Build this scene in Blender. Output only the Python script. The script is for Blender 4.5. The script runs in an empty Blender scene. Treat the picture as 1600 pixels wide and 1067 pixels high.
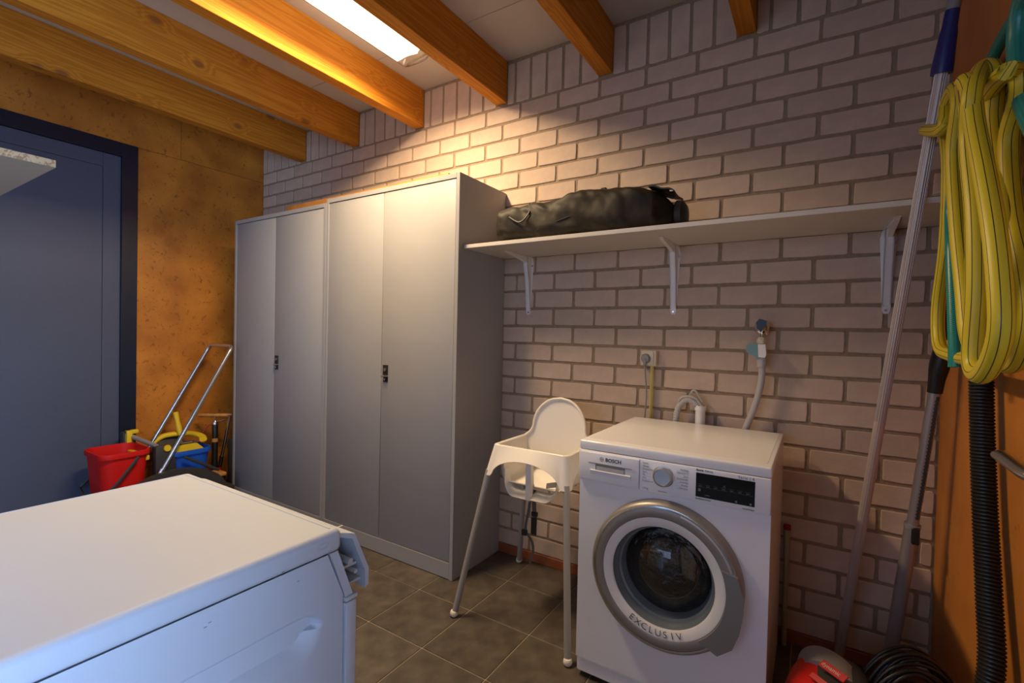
import bpy, bmesh, math, random
from mathutils import Vector, Matrix, noise
R = math.radians
random.seed(7)
scn = bpy.context.scene
col = scn.collection

# ------------------------------------------------------------------ camera
cam_d = bpy.data.cameras.new('camera'); cam = bpy.data.objects.new('camera', cam_d); col.objects.link(cam)
cam_d.sensor_width = 36.0; cam_d.lens = 745.994 / 1600 * 36.0; cam_d.clip_start = 0.02
YAW, PIT, ROL = 0.566003550, 0.0172060854, 0.0220857376
fw = Vector((-math.sin(YAW) * math.cos(PIT), math.cos(YAW) * math.cos(PIT), -math.sin(PIT)))
rt = Vector((math.cos(YAW), math.sin(YAW), 0)); up = rt.cross(fw)
r2 = rt * math.cos(ROL) + up * math.sin(ROL); u2 = -rt * math.sin(ROL) + up * math.cos(ROL)
cam.matrix_world = Matrix(((r2.x, u2.x, -fw.x, 1.3333), (r2.y, u2.y, -fw.y, -2.1359), (r2.z, u2.z, -fw.z, 1.1706), (0, 0, 0, 1)))
scn.camera = cam
# ------------------------------------------------------------------ world, light, exposure
w = bpy.data.worlds.new('world'); scn.world = w; w.use_nodes = True
w.node_tree.nodes['Background'].inputs[0].default_value = (0.30, 0.45, 0.85, 1)
w.node_tree.nodes['Background'].inputs[1].default_value = 1.0
def area(name, loc, rot, sx, sy, power, color):
    l = bpy.data.lights.new(name, 'AREA'); l.shape = 'RECTANGLE'; l.size = sx; l.size_y = sy; l.energy = power; l.color = color
    o = bpy.data.objects.new(name, l); o.location = loc; o.rotation_euler = rot; col.objects.link(o); return o
# daylight falling in through the glazed door in the right wall, behind the camera
area('daylight_door', (1.80, -2.88, 1.10), (0, R(90), 0), 1.9, 0.80, 80.0, (0.48, 0.69, 1.0))
# bluish fill through an added, unseen window in the wall behind the camera
area('fill_window_light', (-.10, -4.70, 1.55), (R(90), 0, 0), 2.2, 1.1, 11.0, (0.62, 0.78, 1.0))
TUBE_POWER = 34.5
scn.view_settings.view_transform = 'Standard'; scn.view_settings.look = 'None'
scn.view_settings.exposure = 0.46; scn.view_settings.gamma = 1.0; scn.view_settings.use_curve_mapping = False

# ------------------------------------------------------------------ materials
MATS = {}
def mat(name, color=(.5, .5, .5), rough=.5, metal=0., spec=.5, noise_amt=0., nscale=20., bump=0., bscale=200., coat=0., emit=None, var=0., alpha=None):
    m = bpy.data.materials.new(name); m.use_nodes = True; nt = m.node_tree; b = nt.nodes['Principled BSDF']
    b.inputs['Base Color'].default_value = (*color, 1); b.inputs['Roughness'].default_value = rough
    b.inputs['Metallic'].default_value = metal; b.inputs['Specular IOR Level'].default_value = spec
    b.inputs['Coat Weight'].default_value = coat
    N = nt.nodes; L = nt.links
    tc = N.new('ShaderNodeTexCoord')
    if noise_amt or var:
        n = N.new('ShaderNodeTexNoise'); n.inputs['Scale'].default_value = nscale; n.inputs['Detail'].default_value = 6
        L.new(tc.outputs['Object'], n.inputs['Vector'])
        mr = N.new('ShaderNodeMapRange'); mr.inputs[1].default_value = .3; mr.inputs[2].default_value = .7
        mr.inputs[3].default_value = 1 - noise_amt; mr.inputs[4].default_value = 1 + noise_amt
        L.new(n.outputs['Fac'], mr.inputs[0])
        fac = mr.outputs[0]
        if var:
            oi = N.new('ShaderNodeObjectInfo'); mr2 = N.new('ShaderNodeMapRange'); mr2.inputs[3].default_value = 1 - var; mr2.inputs[4].default_value = 1 + var
            L.new(oi.outputs['Random'], mr2.inputs[0]); mu = N.new('ShaderNodeMath'); mu.operation = 'MULTIPLY'
            L.new(mr.outputs[0], mu.inputs[0]); L.new(mr2.outputs[0], mu.inputs[1]); fac = mu.outputs[0]
        vm = N.new('ShaderNodeVectorMath'); vm.operation = 'SCALE'; vm.inputs[0].default_value = color
        L.new(fac, vm.inputs['Scale']); L.new(vm.outputs[0], b.inputs['Base Color'])
    if bump:
        n2 = N.new('ShaderNodeTexNoise'); n2.inputs['Scale'].default_value = bscale; n2.inputs['Detail'].default_value = 5
        L.new(tc.outputs['Object'], n2.inputs['Vector'])
        bp = N.new('ShaderNodeBump'); bp.inputs['Strength'].default_value = bump; bp.inputs['Distance'].default_value = .002 if bscale > 30 else .02
        L.new(n2.outputs['Fac'], bp.inputs['Height']); L.new(bp.outputs[0], b.inputs['Normal'])
    if emit:
        b.inputs['Emission Color'].default_value = (*emit[0], 1); b.inputs['Emission Strength'].default_value = emit[1]
    MATS[name] = m
    return m
def ramp(N, stops):
    r = N.new('ShaderNodeValToRGB'); e = r.color_ramp.elements
    e[0].position = stops[0][0]; e[0].color = (*stops[0][1], 1); e[1].position = stops[-1][0]; e[1].color = (*stops[-1][1], 1)
    for p, c in stops[1:-1]:
        x = e.new(p); x.color = (*c, 1)
    return r
def mat_pine():
    m = bpy.data.materials.new('pine'); m.use_nodes = True; nt = m.node_tree; N = nt.nodes; L = nt.links; b = N['Principled BSDF']
    tc = N.new('ShaderNodeTexCoord'); oi = N.new('ShaderNodeObjectInfo')
    off = N.new('ShaderNodeVectorMath'); off.operation = 'SCALE'; off.inputs[0].default_value = (3, 7, 5); L.new(oi.outputs['Random'], off.inputs['Scale'])
    ad = N.new('ShaderNodeVectorMath'); L.new(tc.outputs['Object'], ad.inputs[0]); L.new(off.outputs[0], ad.inputs[1])
    # knots
    mk = N.new('ShaderNodeMapping'); mk.inputs['Scale'].default_value = (7.0, 4.2, 7.0); L.new(ad.outputs[0], mk.inputs[0])
    vo = N.new('ShaderNodeTexVoronoi'); vo.inputs['Scale'].default_value = 1.0; L.new(mk.outputs[0], vo.inputs['Vector'])
    kd = N.new('ShaderNodeMapRange'); kd.inputs[1].default_value = 0.0; kd.inputs[2].default_value = .35; kd.inputs[3].default_value = 1; kd.inputs[4].default_value = 0
    L.new(vo.outputs['Distance'], kd.inputs[0])
    # grain: rings stretched along Y and bent round the knots
    mp = N.new('ShaderNodeMapping'); mp.inputs['Scale'].default_value = (14, .55, 14); L.new(ad.outputs[0], mp.inputs[0])
    n0 = N.new('ShaderNodeTexNoise'); n0.inputs['Scale'].default_value = 1.0; n0.inputs['Detail'].default_value = 3; L.new(mp.outputs[0], n0.inputs['Vector'])
    a1 = N.new('ShaderNodeMath'); a1.operation = 'MULTIPLY_ADD'; a1.inputs[1].default_value = .25; L.new(kd.outputs[0], a1.inputs[0]); L.new(n0.outputs['Fac'], a1.inputs[2])
    s = N.new('ShaderNodeMath'); s.operation = 'MULTIPLY'; s.inputs[1].default_value = 70; L.new(a1.outputs[0], s.inputs[0])
    sn = N.new('ShaderNodeMath'); sn.operation = 'SINE'; L.new(s.outputs[0], sn.inputs[0])
    mr = N.new('ShaderNodeMapRange'); mr.inputs[1].default_value = -1; mr.inputs[2].default_value = 1; L.new(sn.outputs[0], mr.inputs[0])
    rp = ramp(N, [(0, (.45, .155, .010)), (.55, (.51, .185, .013)), (1, (.56, .220, .020))]); L.new(mr.outputs[0], rp.inputs[0])
    # knot core
    kc = N.new('ShaderNodeMapRange'); kc.inputs[1].default_value = .08; kc.inputs[2].default_value = .15; kc.inputs[3].default_value = .85; kc.inputs[4].default_value = 0
    L.new(vo.outputs['Distance'], kc.inputs[0])
    mx = N.new('ShaderNodeMix'); mx.data_type = 'RGBA'; L.new(kc.outputs[0], mx.inputs[0]); L.new(rp.outputs[0], mx.inputs[6]); mx.inputs[7].default_value = (.24, .085, .02, 1)
    L.new(mx.outputs[2], b.inputs['Base Color']); b.inputs['Roughness'].default_value = .7; b.inputs['Specular IOR Level'].default_value = .25
    n2 = N.new('ShaderNodeBump'); n2.inputs['Strength'].default_value = .15; n2.inputs['Distance'].default_value = .001; L.new(mr.outputs[0], n2.inputs['Height']); L.new(n2.outputs[0], b.inputs['Normal'])
    MATS['pine'] = m
def mat_board(name, c1, c2, fleck, fl_thr=.62, rough=.5, fs=42):
    m = bpy.data.materials.new(name); m.use_nodes = True; nt = m.node_tree; N = nt.nodes; L = nt.links; b = N['Principled BSDF']
    tc = N.new('ShaderNodeTexCoord'); oi = N.new('ShaderNodeObjectInfo')
    off = N.new('ShaderNodeVectorMath'); off.operation = 'SCALE'; off.inputs[0].default_value = (3, 7, 5); L.new(oi.outputs['Random'], off.inputs['Scale'])
    ad = N.new('ShaderNodeVectorMath'); L.new(tc.outputs['Object'], ad.inputs[0]); L.new(off.outputs[0], ad.inputs[1])
    n0 = N.new('ShaderNodeTexNoise'); n0.inputs['Scale'].default_value = 5; n0.inputs['Detail'].default_value = 8; L.new(ad.outputs[0], n0.inputs['Vector'])
    rp = ramp(N, [(.3, c1), (.7, c2)]); L.new(n0.outputs['Fac'], rp.inputs[0])
    n1 = N.new('ShaderNodeTexNoise'); n1.inputs['Scale'].default_value = fs; n1.inputs['Detail'].default_value = 3; n1.inputs['Distortion'].default_value = 1.0; L.new(ad.outputs[0], n1.inputs['Vector'])
    mr = N.new('ShaderNodeMapRange'); mr.inputs[1].default_value = fl_thr; mr.inputs[2].default_value = fl_thr + .08; mr.inputs[4].default_value = .7; L.new(n1.outputs['Fac'], mr.inputs[0])
    mx = N.new('ShaderNodeMix'); mx.data_type = 'RGBA'; L.new(mr.outputs[0], mx.inputs[0]); L.new(rp.outputs[0], mx.inputs[6]); mx.inputs[7].default_value = (*fleck, 1)
    L.new(mx.outputs[2], b.inputs['Base Color']); b.inputs['Roughness'].default_value = rough
    MATS[name] = m
def mat_stripes(name, c1, c2, n, width, rough=.45, diamond=False):
    m = bpy.data.materials.new(name); m.use_nodes = True; nt = m.node_tree; N = nt.nodes; L = nt.links; b = N['Principled BSDF']
    uv = N.new('ShaderNodeTexCoord'); sp = N.new('ShaderNodeSeparateXYZ'); L.new(uv.outputs['UV'], sp.inputs[0])
    def wave(src, k, other=None, ko=0):
        a = N.new('ShaderNodeMath'); a.operation = 'MULTIPLY'; a.inputs[1].default_value = k; L.new(src, a.inputs[0]); o = a.outputs[0]
        if other is not None:
            a2 = N.new('ShaderNodeMath'); a2.operation = 'MULTIPLY_ADD'; a2.inputs[1].default_value = ko; L.new(other, a2.inputs[0]); L.new(o, a2.inputs[2]); o = a2.outputs[0]
        f = N.new('ShaderNodeMath'); f.operation = 'FRACT'; L.new(o, f.inputs[0])
        lt = N.new('ShaderNodeMath'); lt.operation = 'LESS_THAN'; lt.inputs[1].default_value = width; L.new(f.outputs[0], lt.inputs[0]); return lt.outputs[0]
    if diamond:
        w1 = wave(sp.outputs['X'], n, sp.outputs['Y'], 5); w2 = wave(sp.outputs['X'], n, sp.outputs['Y'], -5)
        mm = N.new('ShaderNodeMath'); mm.operation = 'MAXIMUM'; L.new(w1, mm.inputs[0]); L.new(w2, mm.inputs[1]); fac = mm.outputs[0]
    else:
        fac = wave(sp.outputs['X'], n)
    mx = N.new('ShaderNodeMix'); mx.data_type = 'RGBA'; L.new(fac, mx.inputs[0]); mx.inputs[6].default_value = (*c1, 1); mx.inputs[7].default_value = (*c2, 1)
    L.new(mx.outputs[2], b.inputs['Base Color']); b.inputs['Roughness'].default_value = rough
    MATS[name] = m

mat('brick', (.59, .455, .355), .9, noise_amt=.10, nscale=14, bump=.5, bscale=160, var=.07)
mat('mortar', (.33, .245, .165), .95, noise_amt=.15, nscale=60, bump=.6, bscale=300)
mat('slate', (.085, .070, .056), .42, noise_amt=.36, nscale=14, bump=.35, bscale=45, var=.12)
mat('grout', (.34, .28, .21), .9, noise_amt=.1, nscale=80)
mat('ceiling_white', (.52, .47, .42), .8, noise_amt=.03, nscale=8, bump=.1, bscale=200)
mat_pine()
mat_board('fibreboard', (.36, .115, .010), (.58, .215, .022), (.20, .055, .006), .60)
mat_board('plywood', (.40, .14, .016), (.55, .205, .030), (.26, .08, .010), .66)
mat_board('chipboard', (.36, .21, .10), (.52, .34, .19), (.18, .09, .03), .50, .8, 130)
mat('melamine', (.46, .39, .31), .5)
mat('blue_door', (.064, .076, .120), .5, noise_amt=.03, nscale=30, bump=.05)
mat('navy_frame', (.004, .008, .022), .4)
mat('plain_wall', (.80, .80, .80), .9, bump=.1)  # for walls out of view, made white to bounce neutral fill light
mat('skirting', (.30, .085, .03), .5, noise_amt=.15, nscale=25)
mat('cabinet_grey', (.34, .34, .345), .42, noise_amt=.02, nscale=6, bump=.03, bscale=500)
mat('gap_dark', (.02, .018, .016), .8)
mat('dark_plate', (.035, .03, .028), .35, metal=.3)
mat('steel', (.62, .60, .58), .25, metal=1.)
mat('aluminium', (.56, .47, .42), .42, metal=.45)
mat('tube_metal', (.42, .40, .40), .33, metal=.55)
mat('grey_flap', (.21, .21, .215), .4, metal=.2)
mat('chrome', (.75, .75, .76), .08, metal=1.)
mat('brushed_metal', (.55, .54, .53), .28, metal=.9)
mat('white_laminate', (.66, .62, .57), .45)
mat('white_paint', (.82, .80, .80), .4)
mat('white_enamel', (.80, .80, .85), .22, spec=.5)
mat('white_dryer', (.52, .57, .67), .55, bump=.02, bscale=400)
mat('white_plastic', (.80, .76, .70), .35)
mat('ivory_plastic', (.72, .64, .50), .4)
mat('grey_leg', (.34, .33, .33), .38, metal=.25)
mat('silver_ring', (.29, .275, .26), .42, metal=.45)
mat('grey_plastic', (.25, .25, .26), .4)
mat('light_grey', (.47, .46, .46), .45)
mat('ring_white', (.78, .77, .77), .35)
mat('seal_blue', (.16, .20, .24), .22)
mat('ink', (.06, .06, .065), .5)
mat('ink_light', (.30, .30, .31), .5)
mat('bowl_black', (.010, .010, .012), .05, coat=1., bump=1.0, bscale=22)
mat('drum_steel', (.35, .33, .33), .2, metal=1., bump=.8, bscale=40)
mat('screen_black', (.006, .007, .009), .12)
mat('screen_icon', (.13, .16, .19), .5)
mat('black_fabric', (.018, .0135, .008), .6, spec=.3, noise_amt=.2, nscale=20, bump=.3, bscale=60)
mat('black_strap', (.008, .008, .008), .55)
mat('strap_grey', (.10, .10, .10), .7)
mat('black_plastic', (.012, .012, .012), .35)
mat('dark_plastic', (.035, .035, .035), .5)
mat('red_plastic', (.56, .010, .008), .5, spec=.25)
mat('red_gloss', (.60, .015, .012), .25)
mat('dark_red', (.30, .012, .01), .5)
mat('blue_plastic', (.008, .085, .50), .45)
mat('blue_collar', (.010, .025, .17), .35)
mat('yellow_plastic', (.72, .52, .02), .4)
mat('teal_plastic', (.16, .30, .30), .35)
mat('green_sleeve', (.62, .53, .19), .5)
mat('pipe_cream', (.36, .34, .22), .5)
mat('turned_wood', (.50, .25, .07), .4, noise_amt=.2, nscale=30)
mat('plank_wood', (.55, .23, .05), .55, noise_amt=.15, nscale=12)
mat('bristle', (.40, .38, .40), .8)
mat('cotton', (.62, .58, .52), .9)
mat('sticker_red', (.45, .02, .02), .4)
mat('sticker_print', (.6, .45, .42), .5)
mat_stripes('yellow_hose', (.62, .50, .022), (.035, .03, .012), 8, .11)
mat_stripes('green_hose', (.008, .11, .09), (.02, .34, .31), 8, .32, .3, True)
mat('lamp_glow', (.9, .9, .9), .4, emit=((1.0, .88, .72), 2.2))
def mat_glass(name, tint, rough=.03, ior=1.45, mixv=None):
    m = bpy.data.materials.new(name); m.use_nodes = True; N = m.node_tree.nodes; L = m.node_tree.links
    out = N['Material Output']; N.remove(N['Principled BSDF'])
    t = N.new('ShaderNodeBsdfTransparent'); t.inputs[0].default_value = (*tint, 1); g = N.new('ShaderNodeBsdfGlossy'); g.inputs['Roughness'].default_value = rough
    f = N.new('ShaderNodeFresnel'); f.inputs[0].default_value = ior; mx = N.new('ShaderNodeMixShader')
    if mixv is None: L.new(f.outputs[0], mx.inputs[0])
    else: mx.inputs[0].default_value = mixv
    L.new(t.outputs[0], mx.inputs[1]); L.new(g.outputs[0], mx.inputs[2]); L.new(mx.outputs[0], out.inputs[0]); MATS[name] = m
mat_glass('pane_glass', (.95, .97, 1.0)); mat_glass('lamp_cover', (1.0, .93, .80), .15, 1.5)

# ------------------------------------------------------------------ mesh helpers
class MB:
    def __init__(s): s.v = []; s.f = []; s.uv = {}
    def add(s, vs, fs):
        o = len(s.v); s.v += [tuple(p) for p in vs]; s.f += [tuple(i + o for i in f) for f in fs]; return s
    def box(s, a, b, bev=0., seg=1, M=None):
        x0, y0, z0 = [min(a[i], b[i]) for i in range(3)]; x1, y1, z1 = [max(a[i], b[i]) for i in range(3)]
        vs = [(x0, y0, z0), (x1, y0, z0), (x1, y1, z0), (x0, y1, z0), (x0, y0, z1), (x1, y0, z1), (x1, y1, z1), (x0, y1, z1)]
        fs = [(0, 3, 2, 1), (4, 5, 6, 7), (0, 1, 5, 4), (1, 2, 6, 5), (2, 3, 7, 6), (3, 0, 4, 7)]
        if bev:
            bm = bmesh.new(); V = [bm.verts.new(p) for p in vs]
            for f in fs: bm.faces.new([V[i] for i in f])
            bmesh.ops.bevel(bm, geom=bm.edges[:], offset=bev, segments=seg, affect='EDGES', profile=.5)
            bm.verts.index_update(); vs = [v.co.copy() for v in bm.verts]; fs = [[v.index for v in f.verts] for f in bm.faces]; bm.free()
        if M is not None: vs = [M @ Vector(p) for p in vs]
        return s.add(vs, fs)
    def tube(s, pts, rad, n=12, closed=False, caps=True, flat=None):
        pts = [Vector(p) for p in pts]; m = len(pts); rads = rad if isinstance(rad, (list, tuple)) else [rad] * m
        tang = []
        for i in range(m):
            a = pts[(i - 1) % m] if (i > 0 or closed) else pts[i]; b = pts[(i + 1) % m] if (i < m - 1 or closed) else pts[i]
            t = b - a; tang.append(t.normalized() if t.length > 1e-9 else Vector((0, 0, 1)))
        ref = Vector((0, 0, 1)) if abs(tang[0].z) < .9 else Vector((1, 0, 0))
        nrm = (ref - tang[0] * ref.dot(tang[0])).normalized(); base = len(s.v); dist = 0
        for i in range(m):
            if i: nrm = (nrm - tang[i] * nrm.dot(tang[i])); nrm = nrm.normalized() if nrm.length > 1e-6 else ref; dist += (pts[i] - pts[i - 1]).length
            bn = tang[i].cross(nrm)
            for k in range(n):
                a = 2 * math.pi * k / n
                s.v.append(tuple(pts[i] + (nrm * math.cos(a) + bn * math.sin(a) * (flat or 1)) * rads[i]))
        for i in range(m if closed else m - 1):
            for k in range(n):
                a = base + i * n + k; b = base + i * n + (k + 1) % n; j = (i + 1) % m
                c = base + j * n + (k + 1) % n; d = base + j * n + k
                s.uv[len(s.f)] = ((k / n, i), ((k + 1) / n, i), ((k + 1) / n, i + 1), (k / n, i + 1))
                s.f.append((a, b, c, d))
        if caps and not closed:
            s.f.append(tuple(base + k for k in range(n))[::-1]); s.f.append(tuple(base + (m - 1) * n + k for k in range(n)))
        return s
    def cyl(s, a, b, r, n=20, r2=None): return s.tube([a, b], [r, r if r2 is None else r2], n)
    def lathe(s, prof, c, axis='z', n=32, a0=0., a1=360., closed_prof=False):
        # prof: (radius, height along axis)
        full = abs(a1 - a0) >= 359.9; m = n if full else n + 1; base = len(s.v); c = Vector(c)
        for i in range(m):
            a = R(a0 + (a1 - a0) * i / n); ca, sa = math.cos(a), math.sin(a)
            for r, h in prof:
                if axis == 'z': p = Vector((r * ca, r * sa, h))
                elif axis == 'y': p = Vector((r * ca, h, r * sa))
                else: p = Vector((h, r * ca, r * sa))
                s.v.append(tuple(c + p))
        k = len(prof)
        for i in range(n):
            j = (i + 1) % m
            for q in range(k if closed_prof else k - 1):
                q2 = (q + 1) % k
                s.f.append((base + i * k + q, base + j * k + q, base + j * k + q2, base + i * k + q2))
        return s
    def prism(s, poly, axis, a, b):
        # poly in the plane across axis; x: (y,z)  y: (x,z)  z: (x,y)
        def P(u, v, t): return {'x': (t, u, v), 'y': (u, t, v), 'z': (u, v, t)}[axis]
        n = len(poly); vs = [P(u, v, a) for u, v in poly] + [P(u, v, b) for u, v in poly]
        fs = [tuple(range(n)), tuple(range(2 * n - 1, n - 1, -1))] + [(i, i + n, (i + 1) % n + n, (i + 1) % n) for i in range(n)]
        return s.add(vs, fs)
    def grid(s, fn, nu, nv, wrap=False):
        base = len(s.v)
        for i in range(nu + 1):
            for j in range(nv + (0 if wrap else 1)): s.v.append(tuple(fn(i / nu, j / nv)))
        k = nv + (0 if wrap else 1)
        for i in range(nu):
            for j in range(nv):
                j2 = (j + 1) % k; s.f.append((base + i * k + j, base + (i + 1) * k + j, base + (i + 1) * k + j2, base + i * k + j2))
        return s
def tagp(o, label=None, cat=None, group=None, kind=None):
    if label: o['label'] = label
    if cat: o['category'] = cat
    if group: o['group'] = group
    if kind: o['kind'] = kind
    return o
def mesh_of(name, mb, m, smooth=35, solid=0.):
    me = bpy.data.meshes.new(name); me.from_pydata(mb.v, [], mb.f)
    if mb.uv:
        ul = me.uv_layers.new(name='uv')
        for pi, uvs in mb.uv.items():
            p = me.polygons[pi]
            for q, li in enumerate(p.loop_indices): ul.data[li].uv = uvs[q]
    bm = bmesh.new(); bm.from_mesh(me)
    if not mb.uv: bmesh.ops.recalc_face_normals(bm, faces=bm.faces[:])
    if solid: 
        bmesh.ops.remove_doubles(bm, verts=bm.verts[:], dist=1e-5)
        bmesh.ops.recalc_face_normals(bm, faces=bm.faces[:]); bmesh.ops.solidify(bm, geom=bm.faces[:], thickness=solid)
    bm.to_mesh(me); bm.free()
    me.materials.append(MATS[m])
    if smooth:
        me.polygons.foreach_set('use_smooth', [True] * len(me.polygons)); me.set_sharp_from_angle(angle=R(smooth))
    me.update(); return me
def obj(name, mb, m, parent=None, smooth=35, solid=0., loc=None):
    me = mesh_of(name, mb, m, smooth, solid); o = bpy.data.objects.new(name, me); col.objects.link(o)
    if parent is not None:
        o.parent = parent; org = world_loc(parent); o.location = -org
    if loc: o.location = loc
    return o
def world_loc(o):
    v = Vector((0, 0, 0))
    while o is not None: v += o.location; o = o.parent
    return v
def thing(name, label, cat, loc, group=None):
    o = bpy.data.objects.new(name, None); col.objects.link(o); o.location = loc; o.empty_display_size = .05
    return tagp(o, label, cat, group)
def struct(name, mb, m, smooth=0): return tagp(obj(name, mb, m, None, smooth), kind='structure')
def sm(pts, k=6, closed=False):
    # Catmull-Rom through the points
    P = [Vector(p) for p in pts]; out = []; n = len(P)
    for i in range(n if closed else n - 1):
        g = (lambda q: P[q % n]) if closed else (lambda q: P[max(0, min(n - 1, q))])
        a, b, c, d = g(i - 1), g(i), g(i + 1), g(i + 2)
        for j in range(k):
            t = j / k; out.append(.5 * ((2 * b) + (c - a) * t + (2 * a - 5 * b + 4 * c - d) * t * t + (3 * b - a - 3 * c + d) * t ** 3))
    if not closed: out.append(P[-1])
    return out
def text_mesh(mb, body, size, M, depth=.0004, align='LEFT', bold=0., space=1.):
    cu = bpy.data.curves.new('t', 'FONT'); cu.body = body; cu.size = size; cu.extrude = depth; cu.align_x = align; cu.align_y = 'CENTER'; cu.offset = bold
    cu.space_character = space; cu.resolution_u = 3
    o = bpy.data.objects.new('t', cu); col.objects.link(o); bpy.context.view_layer.update()
    me = o.to_mesh(); vs = [M @ v.co for v in me.vertices]; fs = [tuple(p.vertices) for p in me.polygons]
    mb.add(vs, fs); o.to_mesh_clear(); bpy.data.objects.remove(o); bpy.data.curves.remove(cu)
def MY(x, y, z, rot=0.):   # text plane facing -Y at a point, turned by rot
    return Matrix.Translation((x, y, z)) @ Matrix.Rotation(rot, 4, 'Y') @ Matrix.Rotation(R(90), 4, 'X')

XL, XR, YF, ZC = -2.382, 1.694, -4.50, 2.612
# ================================================================== setting
# floor: grout bed with square slate tiles
fl = struct('floor', MB().box((XL - .1, YF - .1, -.06), (XR + .1, .1, -.003)), 'grout')
P0 = .2885
tile_meshes = {}
xs = [XL]; k = math.ceil((XL - .135) / P0)
while .135 + k * P0 < XR: xs.append(.135 + k * P0); k += 1
xs.append(XR)
ys = [0.]; yy = -.243
while yy > YF: ys.append(yy); yy -= .2915
ys.append(YF)
for i in range(len(xs) - 1):
    for j in range(len(ys) - 1):
        a, b = xs[i] + .002, xs[i + 1] - .002; c, d = ys[j + 1] + .002, ys[j] - .002
        if b - a < .01 or d - c < .01: continue
        key = (round(b - a, 3), round(d - c, 3))
        if key not in tile_meshes:
            hx, hy = (b - a) / 2, (d - c) / 2
            tile_meshes[key] = mesh_of('floor_tile', MB().box((-hx, -hy, -.009), (hx, hy, 0), .0015), 'slate', 0)
        o = bpy.data.objects.new('floor_tile', tile_meshes[key]); col.objects.link(o); o.parent = fl
        o.location = ((a + b) / 2, (c + d) / 2, random.uniform(-.0003, .0003))
# slate texture must run on over tiles: offset handled by object random
ce = struct('ceiling', MB().box((XL - .1, YF - .1, ZC + .012), (XR + .1, .1, ZC + .06)), 'gap_dark')
for a, b in ((0.0, -.365), (-.365, -1.585), (-1.585, -2.805), (-2.805, -4.025), (-4.025, YF)):
    obj('ceiling_panel', MB().box((XL, a - .0012, ZC), (XR, b + .0012, ZC + .012), .0015), 'ceiling_white', ce, 0)

# brick wall
wb = struct('wall_back', MB().box((XL - .1, 0, -.06), (XR + .1, .12, ZC + .05)), 'mortar')
RH = .0899; ZB = 1.30; J = .0068
def brick_mesh(w, h, seed):
    rnd = random.Random(seed); bm = bmesh.new(); hx, hz = w / 2, h / 2; c = min(.004, hx * .3)
    ring = [(-hx + c, -hz), (-hx * .3, -hz), (hx * .35, -hz), (hx - c, -hz), (hx, -hz + c), (hx, 0), (hx, hz - c), (hx - c, hz), (hx * .3, hz), (-hx * .35, hz), (-hx + c, hz), (-hx, hz - c), (-hx, 0), (-hx, -hz + c)]
    j = [(x + rnd.uniform(-.0012, .0012), z + rnd.uniform(-.0012, .0012)) for x, z in ring]
    n = len(j); mb = MB(); s = 1 - .0022 / hx if hx > .01 else .9; s2 = 1 - .0022 / hz
    vs = [(x, .002, z) for x, z in j] + [(x, -.0035, z) for x, z in j] + [(x * s, -.0052, z * s2) for x, z in j]
    fs = [(i, (i + 1) % n, (i + 1) % n + n, i + n) for i in range(n)] + [(i + n, (i + 1) % n + n, (i + 1) % n + 2 * n, i + 2 * n) for i in range(n)] + [tuple(range(2 * n, 3 * n))]
    bm.free(); return mb.add(vs, fs)
bmesh_cache = {}
hidden = MB()
def put_brick(x0, x1, z0, z1):
    w_, h_ = x1 - x0, z1 - z0
    if w_ < .012 or h_ < .012: return
    cx, cz = (x0 + x1) / 2, (z0 + z1) / 2
    key = (round(w_, 3), round(h_, 3), random.randrange(4))
    if (-1.98 < cx < -.16 and cz < 1.86) or (cx < -.1 and cz < 1.80) or (.74 < cx < 1.14 and cz < .74):
        m_ = brick_mesh(w_, h_, key[2]); hidden.add([(v[0] + cx, v[1], v[2] + cz) for v in m_.v], m_.f); return
    if key not in bmesh_cache: bmesh_cache[key] = mesh_of('brick', brick_mesh(w_, h_, key[2]), 'brick', 0)
    o = bpy.data.objects.new('brick', bmesh_cache[key]); col.objects.link(o); o.parent = wb; o.location = (cx, random.uniform(-.0008, .0008), cz)
for j in range(-12, 14):
    z1 = ZB - j * RH - J; z0 = ZB - (j + 1) * RH + J
    if j == 13: z0 = .05
    off = 0. if j % 2 == 0 else .11
    kk = math.floor((XL - off) / .22)
    while off + kk * .22 < XR:
        a = max(XL, off + kk * .22) + J + random.uniform(-.0012, .0012); b = min(XR, off + (kk + 1) * .22) - J + random.uniform(-.0012, .0012)
        put_brick(a, b, z0, z1); kk += 1
BEAM_R = [-1.831, -1.255, -.680, -.085, .502, 1.100]; BW = .068; BZ = 2.393
bays = [(XL, BEAM_R[0] - BW), *[(BEAM_R[i], BEAM_R[i + 1] - BW) for i in range(5)], (BEAM_R[5], XR)]
sold = {3: [-.627, -.53, -.429, -.335, -.242], 4: [-.035, .059, .152, .245, .338], 5: [.569, .665, .76, .85, .943]}
for i, (a, b) in enumerate(bays):
    if i == 3: a, b, js = BEAM_R[2], BEAM_R[3] - BW, sold[3]
    elif i == 4: js = sold[4]
    elif i == 5: js = sold[5]
    else:
        x = a + .052; js = []
        while x < b - .02: js.append(x); x += .094
    js = [a - .004] + js + [b + .004]
    for q in range(len(js) - 1):
        put_brick(js[q] + J, js[q + 1] - J, ZB + 12 * RH + .006, ZC - .016 + random.uniform(-.004, .002))
tagp(obj('brick', hidden, 'brick', wb, 0), kind='stuff')
tagp(obj('baseboard_back', MB().box((XL, -.012, 0), (XR, 0, .047), .002), 'skirting'), kind='structure')

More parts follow.
